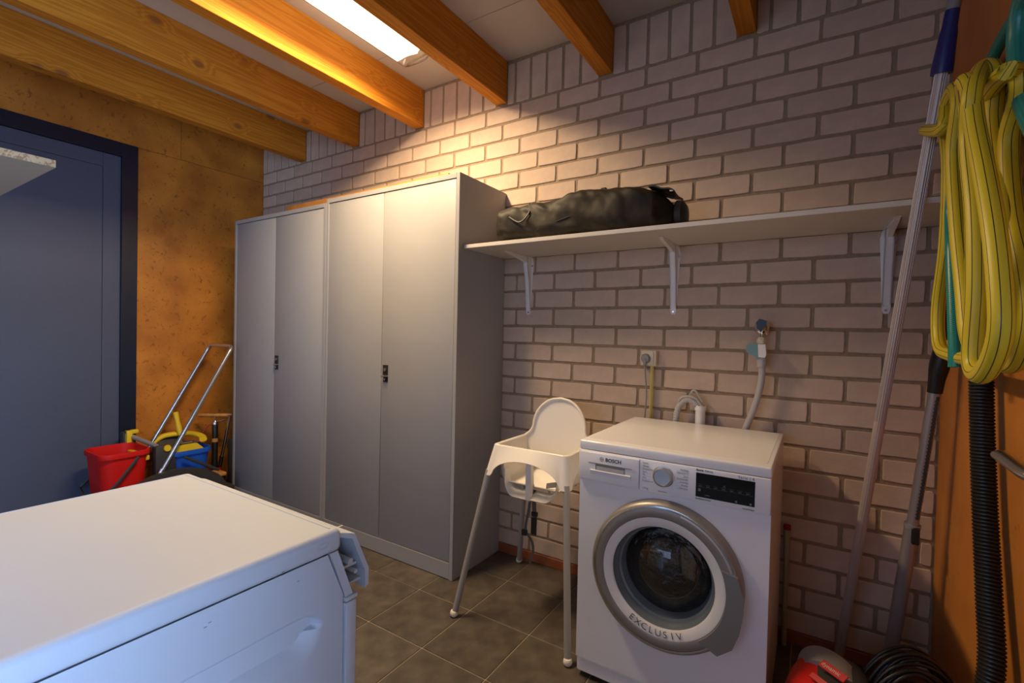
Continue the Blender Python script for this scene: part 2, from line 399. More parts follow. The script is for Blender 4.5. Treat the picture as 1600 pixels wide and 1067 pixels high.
# left wall: fibreboard panels and the blue door
wl = struct('wall_left', MB().box((XL - .14, YF - .1, -.06), (XL - .012, .1, ZC + .05)), 'gap_dark')
DY1, DZ1, DY0 = -.832, 2.312, -1.98
def wpanel(y0, y1, z0, z1): obj('wall_panel', MB().box((XL - .012, y0 + .001, z0), (XL, y1 - .001, z1), .001), 'fibreboard', wl, 0)
wpanel(DY1, 0, 0, DZ1 - .001); wpanel(-.583, 0, DZ1 + .001, ZC); wpanel(-1.80, -.583, DZ1 + .001, ZC); wpanel(-3.02, -1.80, DZ1 + .001, ZC); wpanel(YF, -3.02, DZ1 + .001, ZC)
wpanel(-3.02, DY0, 0, DZ1 - .001); wpanel(YF, -3.02, 0, DZ1 - .001)
dr = struct('door_1', MB().box((XL - .028, DY0 + .06, 0.012), (XL - .016, -.913, 2.228)), 'blue_door')
fm = MB(); fm.box((XL - .03, -.915, 0), (XL + .012, DY1, DZ1), .002); fm.box((XL - .03, DY0, 0), (XL + .012, DY0 + .083, DZ1), .002); fm.box((XL - .03, DY0 + .083, 2.227), (XL + .012, -.915, DZ1), .002)
obj('door_frame', fm, 'navy_frame', dr, 0)
obj('door_stile', MB().box((XL - .016, -1.004, .012), (XL - .009, -.9155, 2.226), .001), 'blue_door', dr, 0)
obj('door_stile', MB().box((XL - .016, DY0 + .0835, .012), (XL - .009, DY0 + .175, 2.226), .001), 'blue_door', dr, 0)
obj('door_rail', MB().box((XL - .016, DY0 + .176, 2.143), (XL - .009, -1.005, 2.226), .001), 'blue_door', dr, 0)
obj('door_panel', MB().box((XL - .016, DY0 + .177, .012), (XL - .010, -1.006, 2.141), .001), 'blue_door', dr, 0)

# right wall: plywood panels; glazed door behind the camera
RY0, RY1, RZ1 = -3.36, -2.40, 2.1
wr = struct('wall_right', MB().box((XR + .018, RY1, -.06), (XR + .14, .1, ZC + .05)).box((XR + .018, YF - .1, -.06), (XR + .14, RY0, ZC + .05)).box((XR + .018, RY0, RZ1), (XR + .14, RY1, ZC + .05)), 'plain_wall')
def rpanel(y0, y1, z0, z1, m='plywood'): obj('wall_panel', MB().box((XR, y0 + .001, z0), (XR + .018, y1 - .001, z1), .001), m, wr, 0)
rpanel(-1.22, 0, 0, ZC); rpanel(RY1, -1.22, 0, ZC, 'plain_wall'); rpanel(RY0, RY1, RZ1, ZC, 'plain_wall'); rpanel(YF, RY0, 0, ZC, 'plain_wall')
d2 = struct('door_2', MB().box((XR + .02, RY0, 0), (XR + .09, RY0 + .09, RZ1)).box((XR + .02, RY1 - .09, 0), (XR + .09, RY1, RZ1)).box((XR + .02, RY0 + .09, RZ1 - .09), (XR + .09, RY1 - .09, RZ1)).box((XR + .02, RY0 + .09, 0), (XR + .09, RY1 - .09, .16)), 'blue_door')
obj('pane', MB().box((XR + .05, RY0 + .09, .16), (XR + .056, RY1 - .09, RZ1 - .09)), 'pane_glass', d2, 0)
WX0, WX1, WZ0, WZ1 = -1.25, 1.05, .95, 2.15
struct('wall_front', MB().box((XL - .14, YF - .12, -.06), (WX0, YF, ZC + .05)).box((WX1, YF - .12, -.06), (XR + .14, YF, ZC + .05)).box((WX0, YF - .12, -.06), (WX1, YF, WZ0)).box((WX0, YF - .12, WZ1), (WX1, YF, ZC + .05)), 'plain_wall')
w1 = struct('fill_window_1', MB().box((WX0, YF - .09, WZ0), (WX0 + .06, YF - .03, WZ1)).box((WX1 - .06, YF - .09, WZ0), (WX1, YF - .03, WZ1)).box((WX0 + .06, YF - .09, WZ0), (WX1 - .06, YF - .03, WZ0 + .06)).box((WX0 + .06, YF - .09, WZ1 - .06), (WX1 - .06, YF - .03, WZ1)).box((-.13, YF - .09, WZ0 + .06), (-.07, YF - .03, WZ1 - .06)), 'white_paint')  # added window out of view, put in to raise the room's ambient light
for a, b in ((WX0 + .06, -.13), (-.07, WX1 - .06)): obj('pane', MB().box((a, YF - .063, WZ0 + .06), (b, YF - .057, WZ1 - .06)), 'pane_glass', w1, 0)

# ceiling beams
BL = ['leftmost pine ceiling beam, above the blue door', 'second pine ceiling beam from the left, over the left grey cabinet', 'pine ceiling beam glowing brightest, on the left side of the lamp',
      'pine ceiling beam directly right of the lamp, with a drip stain', 'pine ceiling beam above the black bag and shelf middle', 'rightmost pine ceiling beam, only its end showing at the top edge']
for x, lb in zip(BEAM_R, BL):
    b = obj('ceiling_beam', MB().box((-BW / 2, YF / 2 + .003, -(ZC - BZ) / 2), (BW / 2, -YF / 2 - .003, (ZC - BZ) / 2), .002), 'pine', None, 0, loc=(x - BW / 2, YF / 2 - .002, (ZC + BZ) / 2 - .0005))
    tagp(b, lb, 'beam', 'pine beams under the ceiling')

# ceiling lamp
lx0, lx1, ly0, ly1 = -.492, -.292, -1.34, -.362
lt = thing('ceiling_lamp', 'long glowing fluorescent lamp with clear wavy cover between two pine beams', 'lamp', (-.43, -1.03, ZC))
obj('housing', MB().box((lx0 + .01, ly0 + .02, ZC - .022), (lx1 - .01, ly1 - .02, ZC - .0005), .003), 'white_enamel', lt)
for x in (-.437, -.347): obj('fluorescent_tube', MB().cyl((x, ly0 + .05, ZC - .062), (x, ly1 - .05, ZC - .062), .016, 14), 'lamp_glow', lt)
def cover(u, v):
    # bottom-open trough with a scalloped end; v across, u along
    y = ly0 + (ly1 - ly0) * u; e = min(1, min(u, 1 - u) / .012); a = math.pi * v
    c = math.copysign(abs(math.cos(a)) ** .45, math.cos(a)); s_ = abs(math.sin(a)) ** .55
    rip = 1 + .03 * math.sin(v * 40) * (1 - e)
    return ((lx0 + lx1) / 2 - (lx1 - lx0) / 2 * c * (.90 + .1 * e), y, ZC - .022 - .088 * s_ * (.45 + .55 * e) * rip)
obj('lamp_cover', MB().grid(cover, 90, 36), 'lamp_cover', lt, 60)
dif = MB().grid(lambda u, v: ((lx0 + .03) + (lx1 - lx0 - .06) * v, ly0 + .08 + (ly1 - ly0 - .15) * u, ZC - .098 - .003 * math.cos(v * 6.283)), 4, 10)
obj('diffuser', dif, 'lamp_glow', lt, 60)
tl = area('tube_light', ((lx0 + lx1) / 2, (ly0 + ly1) / 2, ZC - .112), (0, 0, 0), lx1 - lx0 - .05, ly1 - ly0 - .16, TUBE_POWER, (1.0, .72, .42))
tl.data.spread = R(166)
tl.parent = None

# ================================================================== cabinets
def cabinet(x0, x1, top, div, label, hz):
    y0, y1 = -.399, -.008
    t = thing('steel_cabinet', label, 'cabinet', ((x0 + x1) / 2, y0, 0), 'tall grey steel cabinets')
    b = MB(); T = .02; FT = .024; PZ = .082
    b.box((x0, y0, 0), (x0 + T, y1, top), .001); b.box((x1 - T, y0, 0), (x1, y1, top), .001)
    b.box((x0 + T, y0, top - FT), (x1 - T, y1, top), .001); b.box((x0 + T, y1 - .004, .0), (x1 - T, y1, top - FT))
    b.box((x0 + T, y0, 0.004), (x1 - T, y0 + .02, PZ - .003)); b.box((x0 + T, y0 + .02, .05), (x1 - T, y1 - .004, .07))
    obj('cabinet_body', b, 'cabinet_grey', t, 0)
    obj('door_shadow_gap', MB().box((x0 + T, y0 + .021, PZ - .004), (x1 - T, y0 + .024, top - FT)), 'gap_dark', t, 0)
    g = .0030
    for a, c in ((x0 + T + g, div - g / 2), (div + g / 2, x1 - T - g)):
        d = obj('cabinet_door', MB().box((a, y0 + .003, PZ), (c, y0 + .019, top - FT - g), .0022, 2), 'cabinet_grey', t)
        if c > div + .1:
            hx = div + .034
            h = obj('lock_plate', MB().box((hx - .017, y0 - .003, hz), (hx + .017, y0 + .003, hz + .054), .001), 'dark_plate', d, 0)
            obj('keyhole', MB().lathe([(.0, -.006), (.009, -.006), (.009, 0)], (hx + .002, y0 - .002, hz + .03), 'y', 16), 'steel', h)
            l = MB(); l.box((hx - .017, y0 - .0005, hz - .034), (hx + .017, y0 + .004, hz - .006), .001)
            l2 = obj('latch_recess', l, 'gap_dark', d, 0)
            obj('latch', MB().prism([(y0 - .001, hz + .004), (y0 - .015, hz - .004), (y0 - .013, hz - .007), (y0 - .001, hz - .002)], 'x', hx - .018, hx + .018).box((hx - .013, y0 - .006, hz - .026), (hx + .002, y0 + .001, hz - .014), .001), 'steel', l2, 0)
    return t
c1 = cabinet(-2.027, -1.049, 1.893, -1.553, 'tall grey two-door steel cabinet, the left one by the orange wall', .945)
c2 = cabinet(-1.045, -.075, 1.912, -.578, 'tall grey two-door steel cabinet, the right one beside the shelf', .938)
pk = MB().box((-1.70, -.235, 1.915), (-.285, -.215, 1.99), .001)
tagp(obj('wooden_plank', pk, 'plank_wood', None, 0), 'thin orange wooden plank lying on edge on top of the grey cabinets', 'plank')

# ================================================================== shelf, brackets, bag
SZ0, SZ1 = 1.564, 1.581
tagp(obj('wall_shelf', MB().box((-.072, -.362, SZ0), (1.690, -.006, SZ1), .001), 'white_laminate', None, 0), 'long white laminated shelf board on the brick wall', 'shelf')
def bracket(x, label):
    t = thing('shelf_bracket', label, 'bracket', (x, -.006, SZ0), 'white pressed-steel brackets under the shelf')
    v = MB(); zt, zb = SZ0 - .001, 1.268
    v.prism([(x - .024, zt - .03), (x - .017, zt), (x + .017, zt), (x + .024, zt - .03), (x + .012, zb + .012), (x + .007, zb), (x - .007, zb), (x - .012, zb + .012)], 'y', -.0085, -.0065)
    v.prism([(-.0085, zt - .002), (-.052, zt - .004), (-.048, zt - .05), (-.030, zt - .12), (-.014, zb + .03), (-.0085, zb + .02)], 'x', x - .013, x - .009)
    v.prism([(-.0085, zt - .002), (-.052, zt - .004), (-.048, zt - .05), (-.030, zt - .12), (-.014, zb + .03), (-.0085, zb + .02)], 'x', x + .009, x + .013)
    v.prism([(-.052, zt - .004), (-.048, zt - .05), (-.030, zt - .12), (-.014, zb + .03), (-.012, zb + .03), (-.027, zt - .12), (-.045, zt - .05), (-.049, zt - .004)], 'x', x - .013, x + .013)
    obj('wall_arm', v, 'white_paint', t, 0)
    h = MB(); h.prism([(x - .014, -.008), (x + .014, -.008), (x + .009, -.235), (x - .009, -.235)], 'z', zt - .0025, zt)
    h.prism([(-.045, zt - .003), (-.045, zt - .034), (-.10, zt - .024), (-.215, zt - .008), (-.225, zt - .003)], 'x', x - .007, x + .007)
    obj('shelf_arm', h, 'white_paint', t, 0)
    for z in (zt - .045, zb + .012): obj('screw', MB().lathe([(0, -.003), (.004, -.003), (.005, 0)], (x + (.018 if z > 1.4 else 0), -.0085, z), 'y', 10), 'steel', t)
bracket(.078, 'white shelf bracket nearest the grey cabinet'); bracket(.808, 'white shelf bracket in the middle, above the socket'); bracket(1.540, 'white shelf bracket at the right end behind the long pole')
# bag
bt = thing('duffel_bag', 'long black nylon carry bag lying on the white shelf', 'bag', (.48, -.2, SZ1))
def bag(u, v):
    x = .075 + .80 * u; a = 2 * math.pi * v
    hh = .082 + .006 * math.sin(u * 3.0) + .014 * math.exp(-((u - .55) / .25) ** 2) - .016 * max(0, (u - .75) / .25) ** 2 - .010 * math.exp(-((u - .33) / .1) ** 2)
    dd = .135 - .05 * max(0, (u - .7) / .3) ** 2
    e = min(u, 1 - u); cap = min(1, (e / .018)) ** .3 if u < .5 else min(1, (e / .10)) ** .55
    ca, sa = math.cos(a), math.sin(a); y = dd * math.copysign(abs(ca) ** .55, ca) * cap; z = hh * math.copysign(abs(sa) ** .6, sa) * (cap if u > .5 else min(1, cap + .08))
    n = noise.noise(Vector((x * 9, y * 14, z * 16))) * .012 + noise.noise(Vector((x * 28 + z * 30, y * 30, z * 22))) * .006 * cap + .004 * abs(noise.noise(Vector((x * 14 + z * 40, y * 9, 3))))
    y += n * ca; z += n * sa; z = max(z, -hh + .002)
    return (x, -.195 + y, SZ1 + hh + z - .0005)
obj('bag_body', MB().grid(bag, 110, 56, True), 'black_fabric', bt, 80)
obj('shoulder_strap', MB().tube(sm([(.10, -.315, 1.715), (.22, -.300, 1.737), (.30, -.27, 1.746), (.40, -.24, 1.766), (.47, -.22, 1.780), (.55, -.2, 1.782), (.66, -.2, 1.775), (.76, -.21, 1.752), (.85, -.22, 1.715)]), .007, 8, flat=.35), 'black_strap', bt)
obj('side_strap', MB().tube(sm([(.24, -.30, 1.75), (.26, -.33, 1.70), (.22, -.342, 1.66), (.16, -.335, 1.69)]), .004, 6), 'black_strap', bt)
obj('seam', MB().tube(sm([(.30, -.330, 1.62), (.42, -.327, 1.655), (.52, -.322, 1.68), (.60, -.320, 1.70)]), .0025, 6), 'black_strap', bt)
obj('rolled_end', MB().lathe([(.0, -.03), (.035, -.028), (.058, -.01), (.056, .012), (.035, .026), (0, .028)], (.872, -.20, 1.648), 'x', 24), 'black_strap', bt)
obj('end_flap', MB().grid(lambda u, v: (.765 + .10 * u, -.275 + .15 * v, 1.757 - .030 * u * u + .004 * math.sin(u * 9 + v * 5)), 10, 10), 'black_strap', bt, 60, solid=.006)
obj('grab_loop', MB().box((.54, -.21, 1.783), (.565, -.19, 1.800), .003), 'black_strap', bt)
obj('bag_clip', MB().box((.850, -.285, 1.722), (.863, -.277, 1.729), .002), 'chrome', bt)
# frayed cotton end on the shelf
ct = MB()
for i in range(26):
    a = random.uniform(-.4, .4); c = random.uniform(-.02, .02)
    ct.tube([(1.600, -.365 + c * .3, 1.588), (1.63, -.372 + c, 1.590 + a * .012), (1.668 + random.uniform(-.01, .012), -.38 + c * 1.6, 1.588 + random.uniform(-.012, .012))], .0014, 5)
tagp(obj('cotton_tassel', ct, 'cotton', None), 'frayed white cotton strands lying at the right end of the shelf', 'tassel')

# ================================================================== washing machine
WX, WY, WW, WD, WH = .668, -.636, .575, .566, .816
FY = WY
wm = thing('washing_machine', 'white front-loading washing machine with big silver round door and black display', 'washing machine', (WX + WW / 2, WY + WD / 2, 0))
b = MB(); b.box((WX, WY + .012, .018), (WX + .004, WY + WD, .784)); b.box((WX + WW - .004, WY + .012, .018), (WX + WW, WY + WD, .784)); b.box((WX + .004, WY + WD - .004, .018), (WX + WW - .004, WY + WD, .784)); b.box((WX + .004, WY + .012, .018), (WX + WW - .004, WY + WD - .004, .024)); b.box((WX + .004, WY + .012, .778), (WX + WW - .004, WY + WD - .004, .784)); obj('body', b, 'white_enamel', wm, 0)
CX, CZ, RO, RW_, RG = WX + .290, .439, .227, .182, .153
# front panel with a hole for the door
fp = MB(); n = 64; ring = [(CX + .212 * math.cos(2 * math.pi * i / n), CZ + .212 * math.sin(2 * math.pi * i / n)) for i in range(n)]
x0, x1, z0, z1 = WX, WX + WW, .07, .681; outer = []
for x, z in ring:
    dx, dz = x - CX, z - CZ; t = min(((x1 if dx > 0 else x0) - CX) / dx if abs(dx) > 1e-6 else 9, ((z1 if dz > 0 else z0) - CZ) / dz if abs(dz) > 1e-6 else 9); outer.append((CX + dx * t, CZ + dz * t))
corn = [(x1, z1), (x0, z1), (x0, z0), (x1, z0)]
for cn in corn:
    i = min(range(n), key=lambda q: (outer[q][0] - cn[0]) ** 2 + (outer[q][1] - cn[1]) ** 2); outer[i] = cn
fp.add([(x, FY, z) for x, z in ring] + [(x, FY, z) for x, z in outer] + [(x, FY + .011, z) for x, z in outer] + [(x, FY + .011, z) for x, z in ring],
       [(i, (i + 1) % n, (i + 1) % n + n, i + n) for i in range(n)] + [(i + n, (i + 1) % n + n, (i + 1) % n + 2 * n, i + 2 * n) for i in range(n)] + [(i, (i + 1) % n, (i + 1) % n + 3 * n, i + 3 * n) for i in range(n)])
obj('front_panel', fp, 'white_enamel', wm, 0)
obj('base_plinth', MB().box((WX + .004, FY + .006, .02), (WX + WW - .004, FY + .016, .068), .001), 'white_enamel', wm, 0)
for sx in (WX + .05, WX + WW - .05):
    for sy in (WY + .06, WY + WD - .06): obj('foot', MB().cyl((sx, sy, 0), (sx, sy, .02), .02, 14), 'black_plastic', wm)
lid = MB(); lid.box((WX - .001, FY - .010, .786), (WX + WW + .001, WY + WD, .816), .006, 3); tp = obj('top_lid', lid, 'white_enamel', wm)
obj('top_inlay', MB().box((WX + .014, FY + .030, .8155), (WX + WW - .014, WY + WD - .012, .8166), .0008), 'white_enamel', tp, 0)
# control panel
cp = obj('control_panel', MB().box((WX, FY - .014, .684), (WX + WW, FY + .012, .785), .004, 2), 'white_enamel', wm)
PY = FY - .0142
dw = obj('detergent_drawer', MB().box((WX + .004, PY - .004, .689), (WX + .208, PY + .002, .781), .003, 2), 'white_enamel', wm)
obj('drawer_outline', MB().box((WX + .2085, PY - .0006, .687), (WX + .2095, PY + .001, .783)), 'ink_light', cp, 0)
gp = MB(); gp.prism([(WX + .038, .748), (WX + .185, .748), (WX + .185, .7455), (WX + .038, .7455)], 'y', PY - .006, PY - .001)
obj('grip_edge', gp, 'grey_plastic', dw, 0)
gp = MB(); gp.box((WX + .062, PY - .0046, .726), (WX + .163, PY - .001, .7455)); obj('grip_recess', gp, 'grey_plastic', dw, 0)
obj('grip_lip', MB().box((WX + .066, PY - .0052, .7262), (WX + .160, PY - .003, .7382), .001), 'light_grey', dw, 0)
gp = MB(); gp.prism([(PY - .004, .7255), (PY - .009, .7235), (PY - .004, .708)], 'x', WX + .045, WX + .182); obj('grip_ramp', gp, 'white_enamel', dw, 0)
tx = MB(); text_mesh(tx, 'BOSCH', .0165, MY(WX + .096, PY - .0045, .7625), bold=.0004); 
tx.lathe([(.0058, -.0006), (.0068, -.0006), (.0068, .0004)], (WX + .083, PY - .004, .763), 'y', 20); tx.box((WX + .0805, PY - .0048, .7595), (WX + .0812, PY - .004, .7665)).box((WX + .0848, PY - .0048, .7595), (WX + .0855, PY - .004, .7665)).box((WX + .081, PY - .0048, .7625), (WX + .085, PY - .004, .7633))
obj('maker_lettering', tx, 'ink', dw, 0)
kn = obj('program_knob', MB().lathe([(.029, 0), (.029, -.016), (.027, -.020), (.0245, -.021), (.0235, -.019), (0, -.0185)], (WX + .283, PY, .742), 'y', 40), 'brushed_metal', wm)
obj('knob_ring', MB().lathe([(.032, 0), (.032, -.004), (.029, -.005), (.029, 0)], (WX + .283, PY, .742), 'y', 40), 'steel', kn)
tx = MB(); ls = ['Katoen', 'Allergie', 'Kreukherstel.', 'Sport', 'Mix', 'Wol', 'Donkere was']; rs = ['Fijn/Zijde', 'SuperSnel 15', 'Jeans', 'Overhemden', 'Centrifug.', 'Spoelen', 'Afpompen']
for i in range(7):
    z = .777 - i * .0092 - .003
    text_mesh(tx, ls[i], .0062, MY(WX + .218, PY - .0006, z)); text_mesh(tx, rs[i], .0062, MY(WX + .356, PY - .0006, z - .003), align='RIGHT')
    tx.box((WX + .218, PY - .0005, z - .0042), (WX + .246 - .002 * abs(i - 3), PY - .0001, z - .0039)); tx.box((WX + .322, PY - .0005, z - .0072), (WX + .356, PY - .0001, z - .0069))
text_mesh(tx, '1-9 kg', .0075, MY(WX + .218, PY - .0006, .695)); text_mesh(tx, 'AutoClean', .006, MY(WX + .268, PY - .0006, .694))
tx.box((WX + .282, PY - .0005, .779), (WX + .284, PY - .0001, .7815))
tagp(obj('program_lettering', tx, 'ink_light', cp, 0), kind='stuff')
tx = MB(); text_mesh(tx, 'Sports', .0078, MY(WX + .378, PY - .0006, .7792), bold=.0003); text_mesh(tx, 'Edition', .0078, MY(WX + .4025, PY - .0006, .7792)); text_mesh(tx, 'EcoSilence Drive', .0062, MY(WX + .378, PY - .0006, .6945), bold=.0001)
text_mesh(tx, 'Serie | 6', .0105, MY(WX + .533, PY - .0006, .7775), align='RIGHT', space=1.15); text_mesh(tx, 'VarioPerfect', .0062, MY(WX + .535, PY - .0006, .6905), align='RIGHT')
tagp(obj('panel_lettering', tx, 'ink', cp, 0), kind='stuff')
sc = obj('display', MB().box((WX + .378, PY - .0012, .700), (WX + .535, PY + .001, .771), .0006), 'screen_black', cp, 0)
ic = MB(); yI = PY - .0016
for i in range(7):
    x = WX + .384 + i * .0212; ic.box((x, yI, .7380), (x + .013, yI + .0003, .7384)); ic.box((x + .002, yI, .7330), (x + .011, yI + .0003, .7345)); ic.box((x, yI, .7300), (x + .019, yI + .0003, .7303))
ic.box((WX + .385, yI, .7175), (WX + .392, yI + .0003, .7255)); ic.lathe([(.002, 0), (.003, 0)], (WX + .456, yI, .743), 'y', 12); ic.box((WX + .404, yI, .7075), (WX + .418, yI + .0003, .709))
for x in (.488, .525): ic.lathe([(.0, 0), (.0032, 0)], (WX + x, yI, .706), 'y', 12)
tagp(obj('display_icons', ic, 'screen_icon', sc, 0), kind='stuff')
# door
dc = (CX, FY, CZ)
rg = obj('door_ring', MB().lathe([(RO, .0), (RO, -.026), (RO - .004, -.036), (RO - .012, -.0415), (RW_ + .003, -.044), (RW_, -.042), (RW_, -.03)], dc, 'y', 96), 'silver_ring', wm, 40)
obj('ring_edge', MB().lathe([(RO - .010, -.0428), (RO - .013, -.0436), (RO - .016, -.0432)], dc, 'y', 96), 'chrome', rg, 40)
wr_ = obj('inner_ring', MB().lathe([(RW_, -.0425), (RG + .004, -.040), (RG, -.036), (RG - .001, -.024)], dc, 'y', 96), 'ring_white', wm, 40)
obj('door_seal', MB().lathe([(RG - .0005, -.034), (RG - .003, -.020), (RG - .007, -.016), (RG - .009, -.002), (RG - .015, .002), (RG - .017, .018), (RG - .022, .036)], dc, 'y', 80), 'seal_blue', wm, 40)
obj('glass_bowl', MB().lathe([(.134, .040), (.131, .028), (.126, .023), (.118, .021), (.108, .014), (.092, .003), (.070, -.008), (.045, -.016), (.02, -.019), (0, -.020)], (CX, FY, CZ), 'y', 80), 'bowl_black', wm, 60)
tx = MB()
for ch, ang in zip('EXCLUSIV', [239.5 + i * 7.3 for i in range(8)]):
    a = R(ang); text_mesh(tx, ch, .029, MY(CX + .168 * math.cos(a), FY - .0425, CZ + .168 * math.sin(a), -(a - R(270))), depth=.0008, align='CENTER', bold=-.0005)
obj('ring_lettering', tx, 'ink', wr_, 0)
A = lambda d, r: (CX + r * math.cos(R(d)), CZ + r * math.sin(R(d)))
flp = [A(24 - i * 3.05, RW_ + .003) for i in range(26)] + [(CX + .165, CZ - .170), (CX + .203, CZ - .138), (CX + .220, CZ - .09), (CX + .228, CZ - .04), (CX + .228, CZ + .01), (CX + .212, CZ + .066)]
obj('door_handle', MB().prism(flp, 'y', FY - .040, FY - .052), 'grey_flap', wm, 0)
obj('handle_recess', MB().lathe([(RO - .003, -.030), (RO - .020, -.0440), (RO - .022, -.0445)], dc, 'y', 24, 20, 75), 'light_grey', rg, 60)

# ================================================================== dryer in the foreground
DX0, DX1, DYF, DYB = .062, .625, -1.565, -2.15
dy = thing('tumble_dryer', 'white front-facing dryer in the foreground, its side panel pressed with a groove', 'dryer', ((DX0 + DX1) / 2, (DYF + DYB) / 2, 0))
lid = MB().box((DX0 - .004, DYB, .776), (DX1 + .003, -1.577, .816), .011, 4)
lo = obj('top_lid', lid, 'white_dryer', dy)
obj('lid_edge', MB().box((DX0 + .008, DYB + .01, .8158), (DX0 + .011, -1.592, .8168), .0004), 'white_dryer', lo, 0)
obj('lid_edge', MB().box((DX0 + .011, -1.595, .8158), (DX1 - .012, -1.592, .8168), .0004), 'white_dryer', lo, 0)
lg = MB(); 
for sx, s in ((1, 1), (.8, .6)):
    pts = [(.0115 * sx * math.copysign(abs(math.cos(a)) ** .6, math.cos(a)), .0055 * s * math.sin(a)) for a in [2 * math.pi * i / 28 for i in range(28)]]
    lg.tube([(DX1 + .0034, -1.618 + p[0], .797 + p[1]) for p in pts], .0005, 5, closed=True)
obj('oval_badge', lg, 'white_dryer', lo)
# side panel with pressed groove
def side(u, v):
    y = DYB + (-1.569 - DYB) * u; z = .06 + (.774 - .06) * v
    if z > .690: y = min(y, -1.569 - (z - .690) * .40) if u > .97 else DYB + (-1.569 - (z - .690) * .40 - DYB) * u
    def groove(yc0, yc1, zc):
        yy_ = max(yc0, min(yc1, y)); dy_ = y - yy_; dz = z - zc
        d = math.hypot(dy_, dz * (1.0 if dz < 0 else 1.6)); t = max(0, min(1, (.052 - d) / (.046 if dz < 0 else .016)))
        return t * t * (3 - 2 * t) * (.35 + .65 * max(0, min(1, (dz + .052) / .075)))
    g = groove(-2.08, -1.664, .654); g2 = groove(-2.08, -1.664, .534); g3 = groove(-2.08, -1.664, .414)
    return (DX1 - .004 - .020 * max(g, g2, g3) * 1.6, y, z)
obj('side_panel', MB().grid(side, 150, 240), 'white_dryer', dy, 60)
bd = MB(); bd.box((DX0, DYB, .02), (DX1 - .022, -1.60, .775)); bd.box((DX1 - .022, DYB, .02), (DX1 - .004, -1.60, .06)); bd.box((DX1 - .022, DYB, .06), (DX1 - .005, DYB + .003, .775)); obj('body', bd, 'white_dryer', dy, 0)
# front: lower door panel and the slanted strip above it
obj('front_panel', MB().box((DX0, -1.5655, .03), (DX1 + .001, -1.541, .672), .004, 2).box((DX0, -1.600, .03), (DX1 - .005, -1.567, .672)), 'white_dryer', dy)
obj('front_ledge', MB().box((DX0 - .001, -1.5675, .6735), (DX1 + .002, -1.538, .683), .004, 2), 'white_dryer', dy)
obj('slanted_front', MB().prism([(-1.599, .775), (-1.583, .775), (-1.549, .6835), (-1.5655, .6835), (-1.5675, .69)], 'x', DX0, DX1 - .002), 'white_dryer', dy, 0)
pc = [(-1.578, .805), (-1.545, .793), (-1.511, .716), (-1.511, .684), (-1.519, .680), (-1.520, .714), (-1.551, .785), (-1.578, .797)]
pn = obj('control_panel', MB().prism(pc, 'x', DX0 + .004, DX1 - .003), 'white_dryer', dy, 0)
obj('panel_bracket', MB().box((DX1 - .07, -1.574, .700), (DX1 - .066, -1.522, .785)), 'light_grey', pn)
obj('wire_socket', MB().cyl((DX1 - .066, -1.552, .742), (DX1 - .006, -1.552, .742), .006, 12).box((DX1 - .066, -1.556, .725), (DX1 - .02, -1.527, .730)), 'light_grey', pn)
obj('screw_tab', MB().cyl((DX1 - .066, -1.536, .716), (DX1 - .010, -1.536, .716), .004, 10).box((DX1 - .066, -1.560, .695), (DX1 - .014, -1.522, .699)), 'light_grey', pn)
for sx in (DX0 + .05, DX1 - .05):
    for sy in (DYB + .05, -1.62): obj('foot', MB().cyl((sx, sy, 0), (sx, sy, .022), .02, 14), 'black_plastic', dy)
sfm = MB()
for y, z in ((-1.802, .748), (-1.796, .752), (-1.69, .782), (-1.659, .752)): sfm.box((DX1 - .0042, y - .002, z - .0006), (DX1 - .0036 + (.0066 if z > .776 else 0), y + .002, z + .0008))
tagp(obj('scuff_marks', sfm, 'ink_light', dy, 0), kind='stuff')

# shelf board at upper left, over the dryer
cs = thing('chipboard_shelf', 'white coated chipboard shelf end jutting in at the upper left edge', 'shelf', (-.33, -1.9, 1.53))
sx1, sy1, sz = -.155, -1.770, 1.529
obj('shelf_board', MB().box((-.95, -2.62, sz), (sx1 - .001, sy1, sz + .0165)), 'melamine', cs, 0)
obj('raw_edge', MB().box((sx1 - .001, -2.62, sz + .0002), (sx1, sy1 - .0002, sz + .0163)), 'chipboard', cs, 0)
pst = MB().box((-.93, -2.60, 0), (-.88, -2.55, sz - .001)).box((-.23, -2.60, 0), (-.18, -2.55, sz - .001)).box((-.88, -2.59, sz - .08), (-.23, -2.57, sz - .001)); obj('shelf_support', pst, 'white_paint', cs, 0)

# ================================================================== high chair
hcx, hcy = .370, -.335
hc = thing('high_chair', 'white plastic high chair with grey legs and rounded backrest', 'high chair', (hcx, hcy, 0))
def Hc(x, y, z): return (hcx + x, hcy + y, z)
feet = [(-.262, -.272), (.255, -.272), (-.285, .278), (.262, .278)]; tops = [(-.180, -.160), (.180, -.160), (-.178, .145), (.178, .145)]
for (fx, fy), (tx_, ty) in zip(feet, tops):
    d = Vector((tx_ - fx, ty - fy, .585)); s_ = Vector((fx, fy, 0)) + d * .03
    lg_ = obj('leg', MB().tube([Hc(*(Vector((fx, fy, 0)) + d * .035)), Hc(tx_, ty, .595)], .0130, 18), 'grey_leg', hc)
    obj('rubber_foot', MB().lathe([(0, 0), (.010, .0008), (.015, .006), (.0165, .013), (.015, .021), (.0125, .025), (0, .026)], Hc(fx, fy, 0), 'z', 20), 'white_plastic', lg_)
ZR = .700
